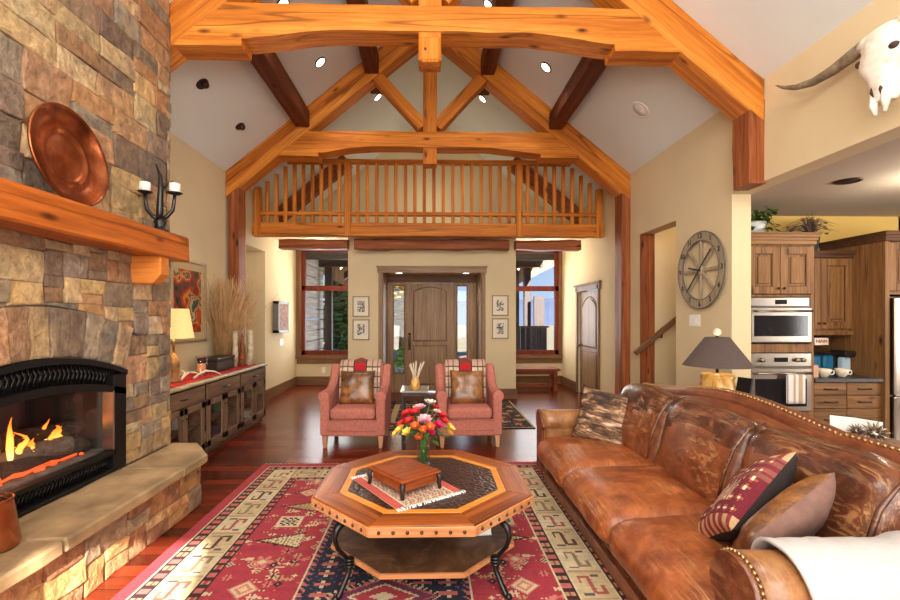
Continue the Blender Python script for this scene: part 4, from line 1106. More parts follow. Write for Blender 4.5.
o = obj('throw_pillow', pillow_mesh(.47, .15, 4, kil, 40), M['rug']); orient(o, (1.46, 2.06, .645), (-.62, .52, .58), (.75, .3, .75)); tag(o, 'maroon kilim pillow with woven geometric pattern leaning on the sofa back', 'pillow')
o = obj('throw_pillow', pillow_mesh(.46, .15, 7), M['gold_leather']); orient(o, (1.45, 1.83, .615), (-.42, .78, .5), (.85, .2, .5)); two_tone(o, M['suede'], lambda p: p.z < -.006)
tag(o, 'bronze leather pillow with taupe suede back beside the white throw', 'pillow')

# ------------------------------------------------------------------ armchairs
def make_chair(x, y, rz, label):
    t = thing('armchair', label, 'armchair', (x, y, 0), rz, 'rose armchairs facing the rug')
    b = MB(); b.box(-.3, .3, -.325, .27, .135, .325, .018, seg=2); sub(t, 'seat_frame', b, M['chair'])
    b = MB()
    for z in (.205, .32): b.tube([(-.27, -.328, z), (.27, -.328, z)], .008, 6)
    sub(t, 'welting', b, M['chair'])
    sub(t, 'seat_cushion', puffy(.52, .56, .135, .045, .012, .003, 11, 3), M['chair'], loc=(0, -.07, .39))
    for s in (-1, 1):
        b = MB(); pr = [(-.33, .135), (-.335, .55), (-.31, .62), (-.24, .645), (-.08, .65), (.05, .7), (.14, .8), (.2, .885), (.25, .91), (.33, .9), (.31, .5), (.29, .135)]
        b.prism(pr, 'x', s*.268, s*.372, .025); b.tube([(s*.325, -.345, .595), (s*.325, -.1, .6), (s*.325, .02, .62)], [.062, .06, .04], 14)
        sub(t, 'arm', b, M['chair'], smooth=False)
        b = MB(); b.prism([(-.34, .16), (-.34, .55), (-.34, .56), (-.335, .16)], 'x', s*.28, s*.36, 0); b.tube([(s*.325, -.35, .595), (s*.325, -.343, .595)], .05, 16); sub(t, 'arm_front', b, M['chair'])
    b = puffy(.56, .15, .56, .05, 0, .003, 9, 5); sub(t, 'backrest', b, M['chair'], loc=(0, .23, .635), rot=(-.14, 0, 0))
    for sx in (-1, 1):
        for sy, yy in ((-1, -.285), (1, .26)):
            b = MB(); b.surf(lambda u, v: Vector((sx*.3+(.032-.012*(1-v))*(1 if u in (.25, .5) or .2 < u < .6 else -1)*1.0, 0, 0)), 2, 2) if False else None
            q = .03; w = .018
            b.prism([(sx*.32-q, .14), (sx*.32+q, .14), (sx*.32+w, 0), (sx*.32-w, 0)], 'y', yy-.028, yy+.028, .004); sub(t, 'leg', b, M['leg'])
    return t
def blanket_col(u, v):
    a = abs(u-.5)
    if a < .13:
        if v < .2 and a < .07: return lin(96, 84, 84)
        return lin(196, 30, 36) if (v*6) % 1 > .3 else lin(120, 66, 60)
    if a < .16: return lin(40, 34, 34)
    if (v*5) % 1 < .12: return lin(96, 80, 74)
    if abs(a-.3) < .014 or abs(a-.43) < .014: return lin(110, 92, 84)
    return lin(222, 204, 182) if (v*5) % 1 < .6 else lin(206, 170, 148)
def make_blanket(x, y, rz, label):
    b = MB(); b.color((1, 1, 1)); n, m = 40, 40
    def P(u, v):
        xx = (u-.5)*.5; s = v*1.0
        # path: front bottom (down the backrest) -> over the top -> behind
        if s < .62: t = s/.62; yy = .105+.075*t; zz = .5+.405*t
        elif s < .76: t = (s-.62)/.14*PI; yy = .265-.085*math.cos(t); zz = .905+.045*math.sin(t)
        else: t = (s-.76)/.24; yy = .352; zz = .9-.3*t
        bump = .03*max(0, 1-abs(u-.5)/.16) if .55 < s < .82 else 0
        nz = noise.noise(Vector((xx*9, s*5, 1)))*.005
        return Vector((xx, yy+nz, zz+bump+nz))
    b.surf(P, n, m); b.bm.faces.ensure_lookup_table()
    for q, f in enumerate(b.bm.faces):
        i, j = q//(m-1), q % (m-1); c = blanket_col((i+.5)/(n-1), 1-(j+.5)/(m-1))
        for l in f.loops: l[b.cl] = tuple(c[:3])+(1,)
    o = obj('throw_blanket', b, M['rug'], loc=(x, y, 0), rot=(0, 0, rz)); md = o.modifiers.new('thick', 'SOLIDIFY'); md.thickness = .01; md.offset = 1
    return tag(o, label, 'blanket', 'striped throws over the armchair backs')
def make_pil(x, y, rz, label):
    o = obj('throw_pillow', pillow_mesh(.42, .14, x), M['gold_leather']); o['_'] = 0; del o['_']
    c, s = math.cos(rz), math.sin(rz); f = lambda p: (p[0]*c-p[1]*s, p[0]*s+p[1]*c, p[2])
    q = f((0, -.03, .65)); n = f((0, -1, .32)); orient(o, (x+q[0], y+q[1], q[2]), n, (0, .3, 1)); return tag(o, label, 'pillow', 'bronze hide pillows on the armchairs')
for x, rz, w in ((-.875, -.03, 'left'), (.45, .03, 'right')):
    make_chair(x, 5.47, rz, 'rose upholstered armchair, the %s one of the pair facing the rug' % w)
    make_blanket(x, 5.47, rz, 'striped southwestern throw with red centre over the back of the %s armchair' % w)
    make_pil(x, 5.47, rz, 'shiny bronze hide pillow on the %s armchair' % w)
tb_ = thing('side_table', 'small glass-topped dark side table between the armchairs', 'side table', (-.18, 5.3, 0))
b = MB(); b.box(-.16, .16, -.22, .22, .645, .66, .004); sub(tb_, 'table_top', b, plain('mirror_top', lin(190, 184, 170), .12, .4, var=.05))
b = MB(); b.box(-.145, .145, -.2, .2, .6, .645, .004); sub(tb_, 'apron', b, M['blackwood'])
b = MB(); b.box(-.14, .14, -.2, .2, .2, .22, .004); sub(tb_, 'shelf', b, M['blackwood'])
for sx in (-1, 1):
    for sy in (-1, 1):
        b = MB(); b.box(sx*.13-.014, sx*.13+.014, sy*.18-.014, sy*.18+.014, 0, .61); sub(tb_, 'leg', b, M['blackwood'])
sv = thing('bud_vase', 'small turned amber wooden vase on the side table', 'vase', (-.17, 5.2, .66))
b = MB(); b.lathe([(.03, 0), (.045, .02), (.052, .06), (.045, .11), (.03, .135), (.036, .15), (.03, .15), (.024, .13), (.001, .02)], 20); sub(sv, 'vessel', b, M['onyx'])
b = MB()
for k in range(9):
    a = R.uniform(0, 6.3); r = R.uniform(.03, .1); b.tube([(.01*math.cos(a), .01*math.sin(a), .06), (r*.5*math.cos(a), r*.5*math.sin(a), .2), (r*1.1*math.cos(a), r*.6*math.sin(a), R.uniform(.28, .34))], [.006, .008, .005], 6)
o = obj('dried_stalks', b, M['antler'], loc=(-.17, 5.2, .66)); tag(o, 'pale dried stalks standing in the small amber vase', 'dried stalks')

# ------------------------------------------------------------------ console along the left wall
cn = thing('console_cabinet', 'long low wooden console with glass doors against the left wall', 'console', (-2.66, 5.3, 0))
def cw(nm, b, m): return wsub(cn, nm, b, m)
CY0, CY1 = 3.98, 6.62
b = MB(); b.box(-2.94, -2.4, CY0, CY0+.04, .06, .79); b.box(-2.94, -2.4, CY1-.04, CY1, .06, .79); b.box(-2.94, -2.92, CY0, CY1, .06, .79); b.box(-2.94, -2.4, CY0, CY1, .06, .1); b.box(-2.92, -2.4, CY0, CY1, .585, .61)
b.box(-2.9, -2.44, CY0+.03, CY1-.03, 0, .07)
bay = (CY1-CY0)/3
for k in (1, 2): b.box(-2.92, -2.41, CY0+bay*k-.02, CY0+bay*k+.02, .1, .79)
b.box(-2.9, -2.45, CY0+.04, CY1-.04, .34, .355); cw('body', b, M['con_y'])
b = MB(); b.box(-2.945, -2.375, CY0-.03, CY1+.03, .79, .825, .01); b.jitter(.003, 9); cw('stone_top', b, plain('console_stone', lin(190, 170, 136), .4, var=.2, scale=14))
for k in range(3):
    y0, y1 = CY0+bay*k+.025, CY0+bay*(k+1)-.025
    b = MB(); b.box(-2.405, -2.385, y0, y1, .62, .775, .004); b.box(-2.387, -2.38, y0+.04, y1-.04, .65, .745, .002); dr = cw('drawer', b, M['con_y'])
    b = MB(); ym = (y0+y1)/2-5.3; b.tube([(.275, ym-.07, .7), (.3, ym-.06, .7), (.3, ym+.06, .7), (.275, ym+.07, .7)], .007, 6); sub(dr, 'handle', b, M['bronze'])
    for h in range(2):
        a = y0+(y1-y0)/2*h+.003; c = y0+(y1-y0)/2*(h+1)-.003; b = MB(); fw = .07
        b.box(-2.405, -2.385, a, a+fw, .1, .61); b.box(-2.405, -2.385, c-fw, c, .1, .61); b.box(-2.405, -2.385, a, c, .1, .1+fw); b.box(-2.405, -2.385, a, c, .61-fw, .61)
        dd = cw('door', b, M['con_z'])
        b = MB(); b.box(-2.398+2.66, -2.394+2.66, a+fw-.01-5.3, c-fw+.01-5.3, .1+fw-.01, .61-fw+.01, 0); sub(dd, 'pane', b, M['glass'])
        ky = (c-.03 if h == 0 else a+.03)-5.3; b = MB(); b.ball((.285, ky, .5), .009, 8, 6); sub(dd, 'knob', b, M['bronze'])
cc = [lin(60, 110, 160), lin(200, 200, 190), lin(140, 60, 60), lin(90, 130, 100), lin(220, 190, 150), lin(70, 70, 90)]
labs = ['blue', 'white', 'dark red', 'green', 'tan', 'grey blue']
for k in range(6):
    yy = CY0+bay/2*(k+.5); b = MB(); b.color(cc[k]); b.lathe([(.04, 0), (.055, .01), (.06, .08), (.045, .13), (.03, .15)], 14); o = obj('jar', b, M['col_plain'], loc=(-2.6, yy, .356)); tag(o, '%s jar on the shelf behind the console glass door, %s from the fireplace' % (labs[k], ['first', 'second', 'third', 'fourth', 'fifth', 'sixth'][k]), 'jar', 'jars inside the console')
    b = MB(); b.color(cc[(k+2) % 6]); b.box(-.1, .1, -.09, .09, 0, .1, .004); o = obj('storage_box', b, M['col_plain'], loc=(-2.62, yy, .102)); tag(o, '%s box on the bottom of the console, behind door %s from the fireplace' % (labs[(k+2) % 6], ['one', 'two', 'three', 'four', 'five', 'six'][k]), 'box', 'boxes inside the console')
b = MB(); L0, L1 = CY0+.05, CY1-.1; b.color(lin(190, 26, 32))
b.surf(lambda u, v: Vector((-2.86+.42*v, L0+(L1-L0)*u, .829+.0015*math.sin(u*60))), 60, 6); o = obj('table_runner', b, M['rug']); md = o.modifiers.new('t', 'SOLIDIFY'); md.thickness = .003; md.offset = 1
tag(o, 'bright red cloth runner along the top of the console', 'table runner')
ZT = .834
lp = thing('table_lamp', 'lit table lamp with cream drum shade on the console beside the chimney', 'lamp', (-2.62, 4.66, ZT))
b = MB(); b.lathe([(.07, 0), (.075, .015), (.06, .03), (.05, .06), (.058, .14), (.062, .2), (.045, .25), (.025, .27), (.02, .3)], 24); sub(lp, 'base', b, M['turned'])
b = MB(); b.tube([(0, 0, .29), (0, 0, .52)], .012, 10); sub(lp, 'stem', b, M['nail'])
b = MB(); b.lathe([(.19, .45), (.14, .75), (.137, .75), (.187, .45)], 36); b.bm.faces.ensure_lookup_table(); bmesh.ops.delete(b.bm, geom=[f for f in b.bm.faces if len(f.verts) > 4], context='FACES'); sub(lp, 'lamp_shade', b, M['shade_lit'])
def antler(name, loc, rz, lab, grp, sc=1):
    b = MB(); b.tube([(0, 0, .01), (.06*sc, .01, .05*sc), (.15*sc, .03, .075*sc), (.24*sc, .02, .06*sc), (.3*sc, -.02, .02)], [.014, .013, .011, .009, .004], 8)
    b.tube([(.08*sc, .01, .055*sc), (.1*sc, .05, .09*sc), (.11*sc, .09, .1*sc)], [.01, .007, .003], 6); b.tube([(.17*sc, .03, .07*sc), (.2*sc, .08, .06*sc), (.22*sc, .12, .03)], [.009, .006, .002], 6)
    o = obj(name, b, M['antler'], loc=loc, rot=(0, 0, rz)); return tag(o, lab, 'antler', grp)
antler('shed_antler', (-2.58, 4.72, ZT), 1.35, 'white shed antler on the red runner next to the lit lamp', 'antlers on the console')
antler('shed_antler', (-2.52, 4.86, ZT), .95, 'white shed antler on the red runner in front of the candle glass', 'antlers on the console')
hu = thing('candle_glass', 'clear hurricane glass with a candle on the console', 'candle holder', (-2.62, 5.22, ZT))
b = MB(); b.lathe([(.001, 0), (.06, 0), (.062, .22), (.058, .22), (.056, .008), (.001, .008)], 20); sub(hu, 'vessel', b, M['glass'])
b = MB(); b.lathe([(.001, .009), (.045, .009), (.045, .13), (.001, .13)], 18); sub(hu, 'candle', b, plain('amber_wax', lin(214, 150, 104), .5))
bx = thing('lidded_box', 'black leather box on the red runner of the console', 'box', (-2.68, 5.72, ZT))
b = MB(); b.box(-.12, .12, -.24, .24, 0, .13, .008); sub(bx, 'body', b, M['black_leather']); b = MB(); b.box(-.125, .125, -.245, .245, .13, .17, .008); sub(bx, 'lid', b, M['black_leather'])
for k, (x, y, r, s) in enumerate(((-2.62, 6.1, .035, 6), (-2.5, 6.3, .04, 3), (-2.64, 6.42, .032, 9))):
    b = MB(); b.tube([(x+.01*math.sin(i), y, ZT+i*.16) for i in range(4-(k == 2))], [r*(1+.1*math.sin(i*2)) for i in range(4-(k == 2))], 12)
    o = obj('birch_pole', b, M['birch']); tag(o, ['white birch pole standing on the console, nearest the black box', 'thickest white birch pole at the far end of the console', 'shortest white birch pole at the back of the console'][k], 'birch pole', 'birch poles on the console')
b = MB()
for k in range(330):
    bx_, by = R.uniform(-2.88, -2.74), R.uniform(6.08, 6.4); tx, ty = bx_+R.gauss(.08, .16), by+R.gauss(.08, .24); h = R.uniform(.75, 1.25)
    tx = max(tx, -2.92)
    mid = ((bx_*.6+tx*.4), (by*.65+ty*.35), ZT+h*.5); b.tube([(bx_, by, ZT), mid, (tx, ty, ZT+h)], [.005, .004, .0025], 4)
    for q in range(3):
        f = .5+.15*q; p = Vector(mid).lerp(Vector((tx, ty, ZT+h)), (f-.5)*2); b.tube([p, p+Vector((R.gauss(0, .04), R.gauss(0, .05), R.uniform(.06, .14)))], [.0028, .0015], 3)
for v in b.bm.verts: v.co.x = max(-2.935, v.co.x)
o = obj('twig_bundle', b, M['twig'], ); tag(o, 'tall spray of thin dry twigs rising from the far end of the console', 'dried twigs', kind='stuff')
b = MB(); b.lathe([(.035, 0), (.045, .02), (.05, .12), (.03, .3), (.012, .42), (.001, .45)], 6, (-2.55, 6.18, ZT)); o = obj('wooden_obelisk', b, M['bench']); tag(o, 'pointed reddish wooden obelisk among the birch poles', 'ornament')

# ------------------------------------------------------------------ pictures
def canvas(w, h, seed, pal, n=40, sc=4):
    b = MB(); b.color((1, 1, 1)); m = int(n*h/w)
    b.bm.verts.ensure_lookup_table()
    for i in range(n):
        for j in range(m):
            x0, z0 = -w/2+w*i/n, -h/2+h*j/m; p = Vector((i/n*sc+seed, j/m*sc*h/w, seed)); q = noise.noise(p)+.5*noise.noise(p*2.7)+.25*noise.noise(p*6)
            b.color(pal[int(max(0, min(.999, q*.75+.5))*len(pal))]); f = b.bm.faces.new([b.bm.verts.new((x, -.002, z)) for x, z in ((x0, z0), (x0+w/n, z0), (x0+w/n, z0+h/m), (x0, z0+h/m))]); b._paint([f])
    return b
def framed(nm, lab, loc, rz, W_, H_, fw, mw, fm, seed, pal, grp=None, cat='picture', depth=.03, sc=4, n=40):
    t = thing(nm, lab, cat, loc, rz, grp); b = MB(); w, h = W_/2, H_/2
    for q in ((-w, -w+fw, -h, h), (w-fw, w, -h, h), (-w, w, -h, -h+fw), (-w, w, h-fw, h)): b.box(q[0], q[1], -depth, 0, q[2], q[3], .003)
    sub(t, 'frame', b, fm)
    b = MB(); b.box(-w+fw-.002, w-fw+.002, -.012, -.002, -h+fw-.002, h-fw+.002, 0); sub(t, 'mount', b, M['mount'] if W_ > .5 else M['cream'])
    c = canvas(W_-2*fw-2*mw, H_-2*fw-2*mw, seed, pal, n, sc); sub(t, 'print', c, M['art'], loc=(0, -.0125, 0)); return t
warm = [lin(*c) for c in ((46, 40, 36), (90, 70, 50), (150, 44, 26), (196, 84, 34), (226, 150, 60), (110, 90, 70), (200, 180, 140), (70, 80, 70))]
sil = plain('champagne_frame', lin(180, 160, 130), .4, .5); dkf = plain('dark_frame', lin(70, 58, 50), .4)
framed('framed_picture', 'large warm abstract picture in a pale gold frame above the console', (-W+.002, 5.53, 1.69), PI/2, .86, 1.0, .03, .09, sil, 3.1, warm, sc=2, n=60)
grey = [lin(*c) for c in ((238, 232, 220), (232, 226, 212), (200, 194, 180), (90, 88, 84), (60, 58, 56), (160, 156, 148), (236, 230, 218))]
for k, (x, z, lab) in enumerate(((-1.25, 1.69, 'small framed print of grey drawing, upper one left of the front door'), (-1.25, 1.27, 'small framed print of grey drawing, lower one left of the front door'), (1.28, 1.71, 'small framed print of grey drawing, upper one right of the front door'), (1.28, 1.29, 'small framed print of grey drawing, lower one right of the front door'))):
    framed('framed_print', lab, (x, 8.198, z), 0, .3, .37, .016, .07, plain('taupe_frame', lin(140, 124, 100), .5) if k == 0 else bpy.data.materials['taupe_frame'], k*7.7+1, grey, 'small prints beside the front door', sc=3, n=24)
df = framed('deep_frame', 'deep grey-framed textured panel on the wall left of the alcove window', (-W+.002, 8.82, 1.5), PI/2, .62, .6, .05, .0, plain('zinc_frame', lin(120, 120, 116), .5, .3), 9, [lin(150, 96, 70), lin(120, 76, 56), lin(176, 124, 92)], cat='wall art', depth=.11, sc=9)
for o in df.children:
    if not o.name.startswith('frame'): o.location.y -= .092
def plate_(nm, loc, rz, lab, n=2, w=.12, h=.12):
    t = thing(nm, lab, 'switch' if 'switch' in nm else 'outlet', loc, rz); b = MB(); b.box(-w/2, w/2, -.008, 0, -h/2, h/2, .003); sub(t, 'plate', b, M['white'])
    for k in range(n):
        x = (k-(n-1)/2)*.046; b = MB(); b.box(x-.014, x+.014, -.014, -.008, -.03, .03, .003); sub(t, 'rocker', b, M['white'])
plate_('light_switch', (-W+.001, 9.0, 1.0), PI/2, 'white double light switch plate under the deep-framed panel', 2, .2, .13)
plate_('light_switch', (W-.001, 4.94, 1.46), -PI/2, 'white double light switch plate under the round wall clock', 2, .2, .13)
plate_('wall_outlet', (-2.35, YF-.001, .33), 0, 'small white outlet low on the wall under the left alcove window', 1, .08, .12)
plate_('wall_outlet', (3.9, 6.249, 1.45-.9), 0, 'small white outlet on the stair wall behind the opening', 1, .08, .12)

# ------------------------------------------------------------------ wall clock
ck = thing('wall_clock', 'large round weathered wood skeleton clock on the right wall', 'clock', (W-.03, 4.79, 2.005), -PI/2)
ck.scale = (.97, 1, .96)
b = MB(); n = 48
for i in range(n):
    a0, a1 = 2*PI*i/n, 2*PI*(i+1)/n; b.prism([(.335*math.cos(a0), .335*math.sin(a0)), (.43*math.cos(a0), .43*math.sin(a0)), (.43*math.cos(a1), .43*math.sin(a1)), (.335*math.cos(a1), .335*math.sin(a1))], 'y', -.012, .018)
bmesh.ops.remove_doubles(b.bm, verts=b.bm.verts, dist=.0005); sub(ck, 'rim', b, M['clock'])
b = MB()
for rr in (.43, .335): b.tube([(rr*math.cos(2*PI*i/48), -.008, rr*math.sin(2*PI*i/48)) for i in range(49)], .008, 6)
sub(ck, 'rim_bead', b, plain('grey_metal_band', lin(110, 104, 94), .5, .4))
for k in range(8):
    a = k*PI/4; b = MB(); b.box(.05, .34, -.008, .012, -.017, .017, .003, mat=Matrix.Rotation(a, 4, 'Y')); sub(ck, 'spoke', b, M['clock'])
b = MB(); b.lathe([(.001, -.012), (.062, -.012), (.062, .014), (.03, .02), (.001, .02)], 20, mat=Matrix.Rotation(PI/2, 4, 'X')); sub(ck, 'hub', b, M['clock'])
def text_mesh(s, size, ext=.002):
    cu = bpy.data.curves.new('txt', 'FONT'); cu.body = s; cu.size = size; cu.align_x = 'CENTER'; cu.align_y = 'CENTER'; cu.extrude = ext
    o = bpy.data.objects.new('txt', cu); C.objects.link(o); bpy.context.view_layer.update()
    me = bpy.data.meshes.new_from_object(o.evaluated_get(bpy.context.evaluated_depsgraph_get())); b = MB(); b.bm.from_mesh(me)
    bpy.data.objects.remove(o); bpy.data.curves.remove(cu); bpy.data.meshes.remove(me); return b
for k in range(1, 13):
    a = PI/2-k*PI/6; b = text_mesh(str(k), .085); sub(ck, 'numeral', b, M['black'], loc=(.383*math.cos(a), -.014, .383*math.sin(a)), rot=(PI/2, 0, 0))
for nm, L, w, a in (('minute_hand', .34, .014, math.radians(225)), ('hour_hand', .2, .018, math.radians(168)), ('counterweight', .3, .012, math.radians(45))):
    b = MB(); b.box(-.04, L, -.026, -.02, -w/2, w/2, .001, mat=Matrix.Rotation(-a, 4, 'Y')); sub(ck, nm, b, M['black'])

# ------------------------------------------------------------------ longhorn skull
sk = thing('steer_skull', 'white longhorn steer skull with long grey horns high on the right wall', 'skull', (W-.02, 2.72, 3.09), -PI/2)
sk.scale = (.94, 1, .95)
b = MB()
prof = [(.22, .08, .05), (.2, .12, .075), (.15, .15, .09), (.08, .14, .1), (.02, .165, .105), (-.03, .15, .1), (-.08, .105, .095), (-.15, .085, .085), (-.22, .075, .07), (-.27, .06, .055)]
def SKP(u, v):
    i = v*(len(prof)-1); k = min(int(i), len(prof)-2); t = i-k; z, w, d = [prof[k][q]*(1-t)+prof[k+1][q]*t for q in range(3)]; a = 2*PI*u
    x = w*math.copysign(abs(math.cos(a))**.8, math.cos(a)); y = -.1-d*math.sin(a)*(1 if math.sin(a) > 0 else .6)
    return Vector((x, y, z))+noise.noise_vector(Vector((x*9, y*9, z*9)))*.008
b.surf(SKP, 32, 30, cu=True, caps=True); 
for s in (-1, 1):
    b.tube([(s*.035, -.14, -.2), (s*.04, -.15, -.28), (s*.03, -.145, -.35)], [.03, .024, .01], 8)
    b.tube([(s*.07, -.1, .19), (s*.13, -.1, .185), (s*.175, -.09, .185)], [.05, .048, .044], 12)
sub(sk, 'cranium', b, M['bone'])
for s in (-1, 1):
    b = MB(); b.ball((s*.112, -.165, .03), (.028, .03, .026), 12, 8); sub(sk, 'eye_socket', b, M['stone_dark'])
    b = MB(); b.tube([(s*.03, -.165, -.16), (s*.03, -.168, -.2), (s*.022, -.16, -.235)], [.008, .012, .006], 8); sub(sk, 'nasal_opening', b, M['stone_dark'])
    b = MB(); P = [(.17, -.09, .19), (.27, -.09, .175), (.4, -.1, .15), (.55, -.12, .14), (.7, -.13, .175), (.83, -.13, .24), (.93, -.12, .31)]
    b.tube([(s*x, y, z) for x, y, z in P], [.045, .043, .037, .03, .022, .013, .003], 14); sub(sk, 'horn', b, M['horn'])

# ------------------------------------------------------------------ mantel ornaments and hearth bucket
ZM = 2.152
cp = thing('copper_plate', 'large round copper plate leaning on the stone above the mantel', 'plate', (-2.135, 2.68, 2.435))
b = MB(); b.lathe([(.001, .006), (.12, .004), (.135, .0), (.15, .014), (.165, .016), (.172, .01), (.2, .014), (.268, .04), (.278, .052), (.288, .05), (.284, .036), (.2, .004), (.14, -.006), (.001, -.008)], 48, mat=Matrix.Rotation(PI/2-.1, 4, 'Y')); sub(cp, 'dish', b, M['copper'])
cb = thing('antler_candelabra', 'dark iron branch candelabra with two white candles on the mantel end', 'candelabra', (-2.07, 3.5, ZM), .15)
b = MB(); b.lathe([(.06, 0), (.065, .01), (.045, .02), (.035, .05), (.045, .07), (.035, .1)], 16); sub(cb, 'base', b, M['iron'])
b = MB(); b.tube([(0, 0, .08), (.0, 0, .2), (.005, 0, .33), (-.0, .01, .43), (-.03, .01, .52)], [.03, .024, .02, .014, .004], 10); b.tube([(0, 0, .32), (.04, 0, .36), (.09, .01, .4)], [.014, .009, .003], 8)
for s in (-1, 1): b.tube([(0, 0, .09), (s*.05, 0, .12), (s*.09, 0, .17), (s*.1, 0, .24), (s*.105, 0, .29)], [.018, .016, .015, .013, .012], 8)
sub(cb, 'branch', b, M['iron'])
for s in (-1, 1):
    b = MB(); b.lathe([(.012, .285), (.03, .29), (.056, .3), (.056, .305), (.001, .303)], 18, (s*.105, 0, 0)); sub(cb, 'drip_pan', b, M['iron'])
    b = MB(); b.lathe([(.001, 0), (.038, 0), (.038, .07), (.001, .068)], 18); o = obj('candle', b, M['candle'])
    ca, sa = math.cos(.15), math.sin(.15); o.location = (-2.07+s*.105*ca, 3.5+s*.105*sa, ZM+.305); tag(o, 'short white pillar candle on the %s cup of the mantel candelabra' % ('left' if s < 0 else 'right'), 'candle', 'candles on the mantel candelabra')
bu = thing('copper_bucket', 'tapered copper bucket on the stone hearth in front of the fire', 'bucket', (-2.03, 2.13, .428))
b = MB(); b.lathe([(.001, 0), (.1, 0), (.105, .02), (.078, .22), (.083, .23), (.075, .23), (.07, .2), (.095, .015), (.001, .012)], 30); sub(bu, 'vessel', b, M['copper'])
b = MB(); b.tube([(.08*math.cos(PI*i/12), .0, .22+.02*math.sin(PI*i/12)) for i in range(13)], .004, 6); sub(bu, 'handle', b, M['black'])

# ------------------------------------------------------------------ sofa table, lamp and things on it
s2 = thing('sofa_table', 'narrow dark console table behind the leather sofa', 'console table', (2.52, 2.95, 0))
b = MB(); b.box(2.3, 2.75, 1.7, 4.2, .74, .78, .006); wsub(s2, 'table_top', b, M['trim_y'])
b = MB(); b.box(2.34, 2.71, 1.75, 4.15, .64, .74); wsub(s2, 'apron', b, M['trim_y'])
for x in (2.36, 2.69):
    for y in (1.78, 4.12): b = MB(); b.box(x-.03, x+.03, y-.03, y+.03, 0, .66); wsub(s2, 'leg', b, M['trim_z'])
l2 = thing('table_lamp', 'lamp with wide dark burlap shade and amber stone base behind the sofa', 'lamp', (2.5, 3.86, .78))
b = MB(); b.lathe([(.1, 0), (.15, .03), (.155, .1), (.125, .17), (.135, .2), (.13, .225), (.04, .235), (.001, .235)], 28); sub(l2, 'base', b, M['onyx'])
b = MB(); b.tube([(0, 0, .22), (0, 0, .56)], .012, 8); b.lathe([(.02, .27), (.03, .285), (.02, .3)], 12); sub(l2, 'stem', b, M['bronze'])
b = MB(); b.lathe([(.272, .295), (.095, .545), (.09, .545), (.268, .295)], 40); b.bm.faces.ensure_lookup_table(); bmesh.ops.delete(b.bm, geom=[f for f in b.bm.faces if len(f.verts) > 4], context='FACES'); sub(l2, 'lamp_shade', b, M['shade_dk'])
b = MB(); b.ball((0, 0, .59), .032, 14, 10); sub(l2, 'finial', b, M['cream'])
fr = thing('easel_frame', 'small dark picture frame leaning beside the burlap lamp', 'picture frame', (2.53, 3.6, .79), -1.2)
b = MB(); b.box(-.06, .06, -.01, .01, 0, .22, .003, mat=Matrix.Rotation(-.25, 4, 'X')); sub(fr, 'frame', b, M['black'])
mg = thing('open_book', 'open white book standing on the table behind the sofa', 'book', (2.52, 2.62, .785), -.95)
mg.scale = (.78, 1, .85)
b = MB(); b.prism([(-.14, .0), (0, .03), (0, .04), (-.14, .012)], 'z', 0, .13, .001); b.prism([(0, .03), (.16, 0), (.16, .012), (0, .04)], 'z', 0, .13, .001); sub(mg, 'pages', b, M['paper'])
b = MB(); b.prism([(-.145, .012), (0, .042), (.165, .012), (.165, .018), (0, .05), (-.145, .018)], 'z', -.001, .135, 0); sub(mg, 'cover', b, M['blackwood'])
b = MB()
for (r0, r1, z) in ((-.125, -.075, .02), (-.125, -.075, .05), (-.125, -.06, .08)):
    pass
def spiky(loc, r, lab):
    b = MB(); b.ball((0, 0, r*.55), r*.4, 14, 10)
    for k in range(26):
        zz = 1-2*(k+.5)/26*.9; a = k*2.4; q = math.sqrt(max(0, 1-zz*zz)); d = Vector((q*math.cos(a), q*math.sin(a), zz)); c = Vector((0, 0, r*.55)); b.tube([c, c+d*r*.7, c+d*r], [r*.14, r*.08, .001], 5)
    mn = min(v.co.z for v in b.bm.verts)
    for v in b.bm.verts: v.co.z -= mn
    o = obj('spiky_ornament', b, M['steel'], loc=loc); tag(o, lab, 'ornament', 'spiky metal ornaments behind the sofa')
spiky((2.5, 2.47, .785), .075, 'spiky silver ornament behind the sofa, the bigger one at the right end')
spiky((2.52, 2.6, .785), .05, 'spiky silver ornament behind the sofa, close beside the open book')

# ------------------------------------------------------------------ kitchen
def panel_door(parent, x0, x1, z0, z1, y, nm='door', mat='cab_z'):
    """framed door with a raised panel, front face at y, in the parent's space"""
    fw = min(.075, (x1-x0)*.22); b = MB()
    for q in ((x0, x0+fw, z0, z1), (x1-fw, x1, z0, z1), (x0+fw, x1-fw, z0, z0+fw), (x0+fw, x1-fw, z1-fw, z1)): b.box(q[0], q[1], y, y+.022, q[2], q[3], .003)
    b.box(x0+fw, x1-fw, y+.012, y+.02, z0+fw, z1-fw, 0); d = sub(parent, nm, b, M[mat])
    b = MB(); b.box(x0+fw+.03, x1-fw-.03, y+.0, y+.014, z0+fw+.03, z1-fw-.03, .01); sub(d, 'raised_panel', b, M[mat])
    b = MB()
    for q in ((x0+fw, x0+fw+.008, z0+fw, z1-fw), (x1-fw-.008, x1-fw, z0+fw, z1-fw), (x0+fw, x1-fw, z0+fw, z0+fw+.008), (x0+fw, x1-fw, z1-fw-.008, z1-fw)): b.box(q[0], q[1], y+.003, y+.013, q[2], q[3], 0)
    sub(d, 'panel_moulding', b, M['cab_dk']); return d
def knob(parent, x, y, z):
    b = MB(); b.ball((x, y-.018, z), .013, 10, 7); b.tube([(x, y, z), (x, y-.012, z)], .006, 6); sub(parent, 'knob', b, M['bronze'])
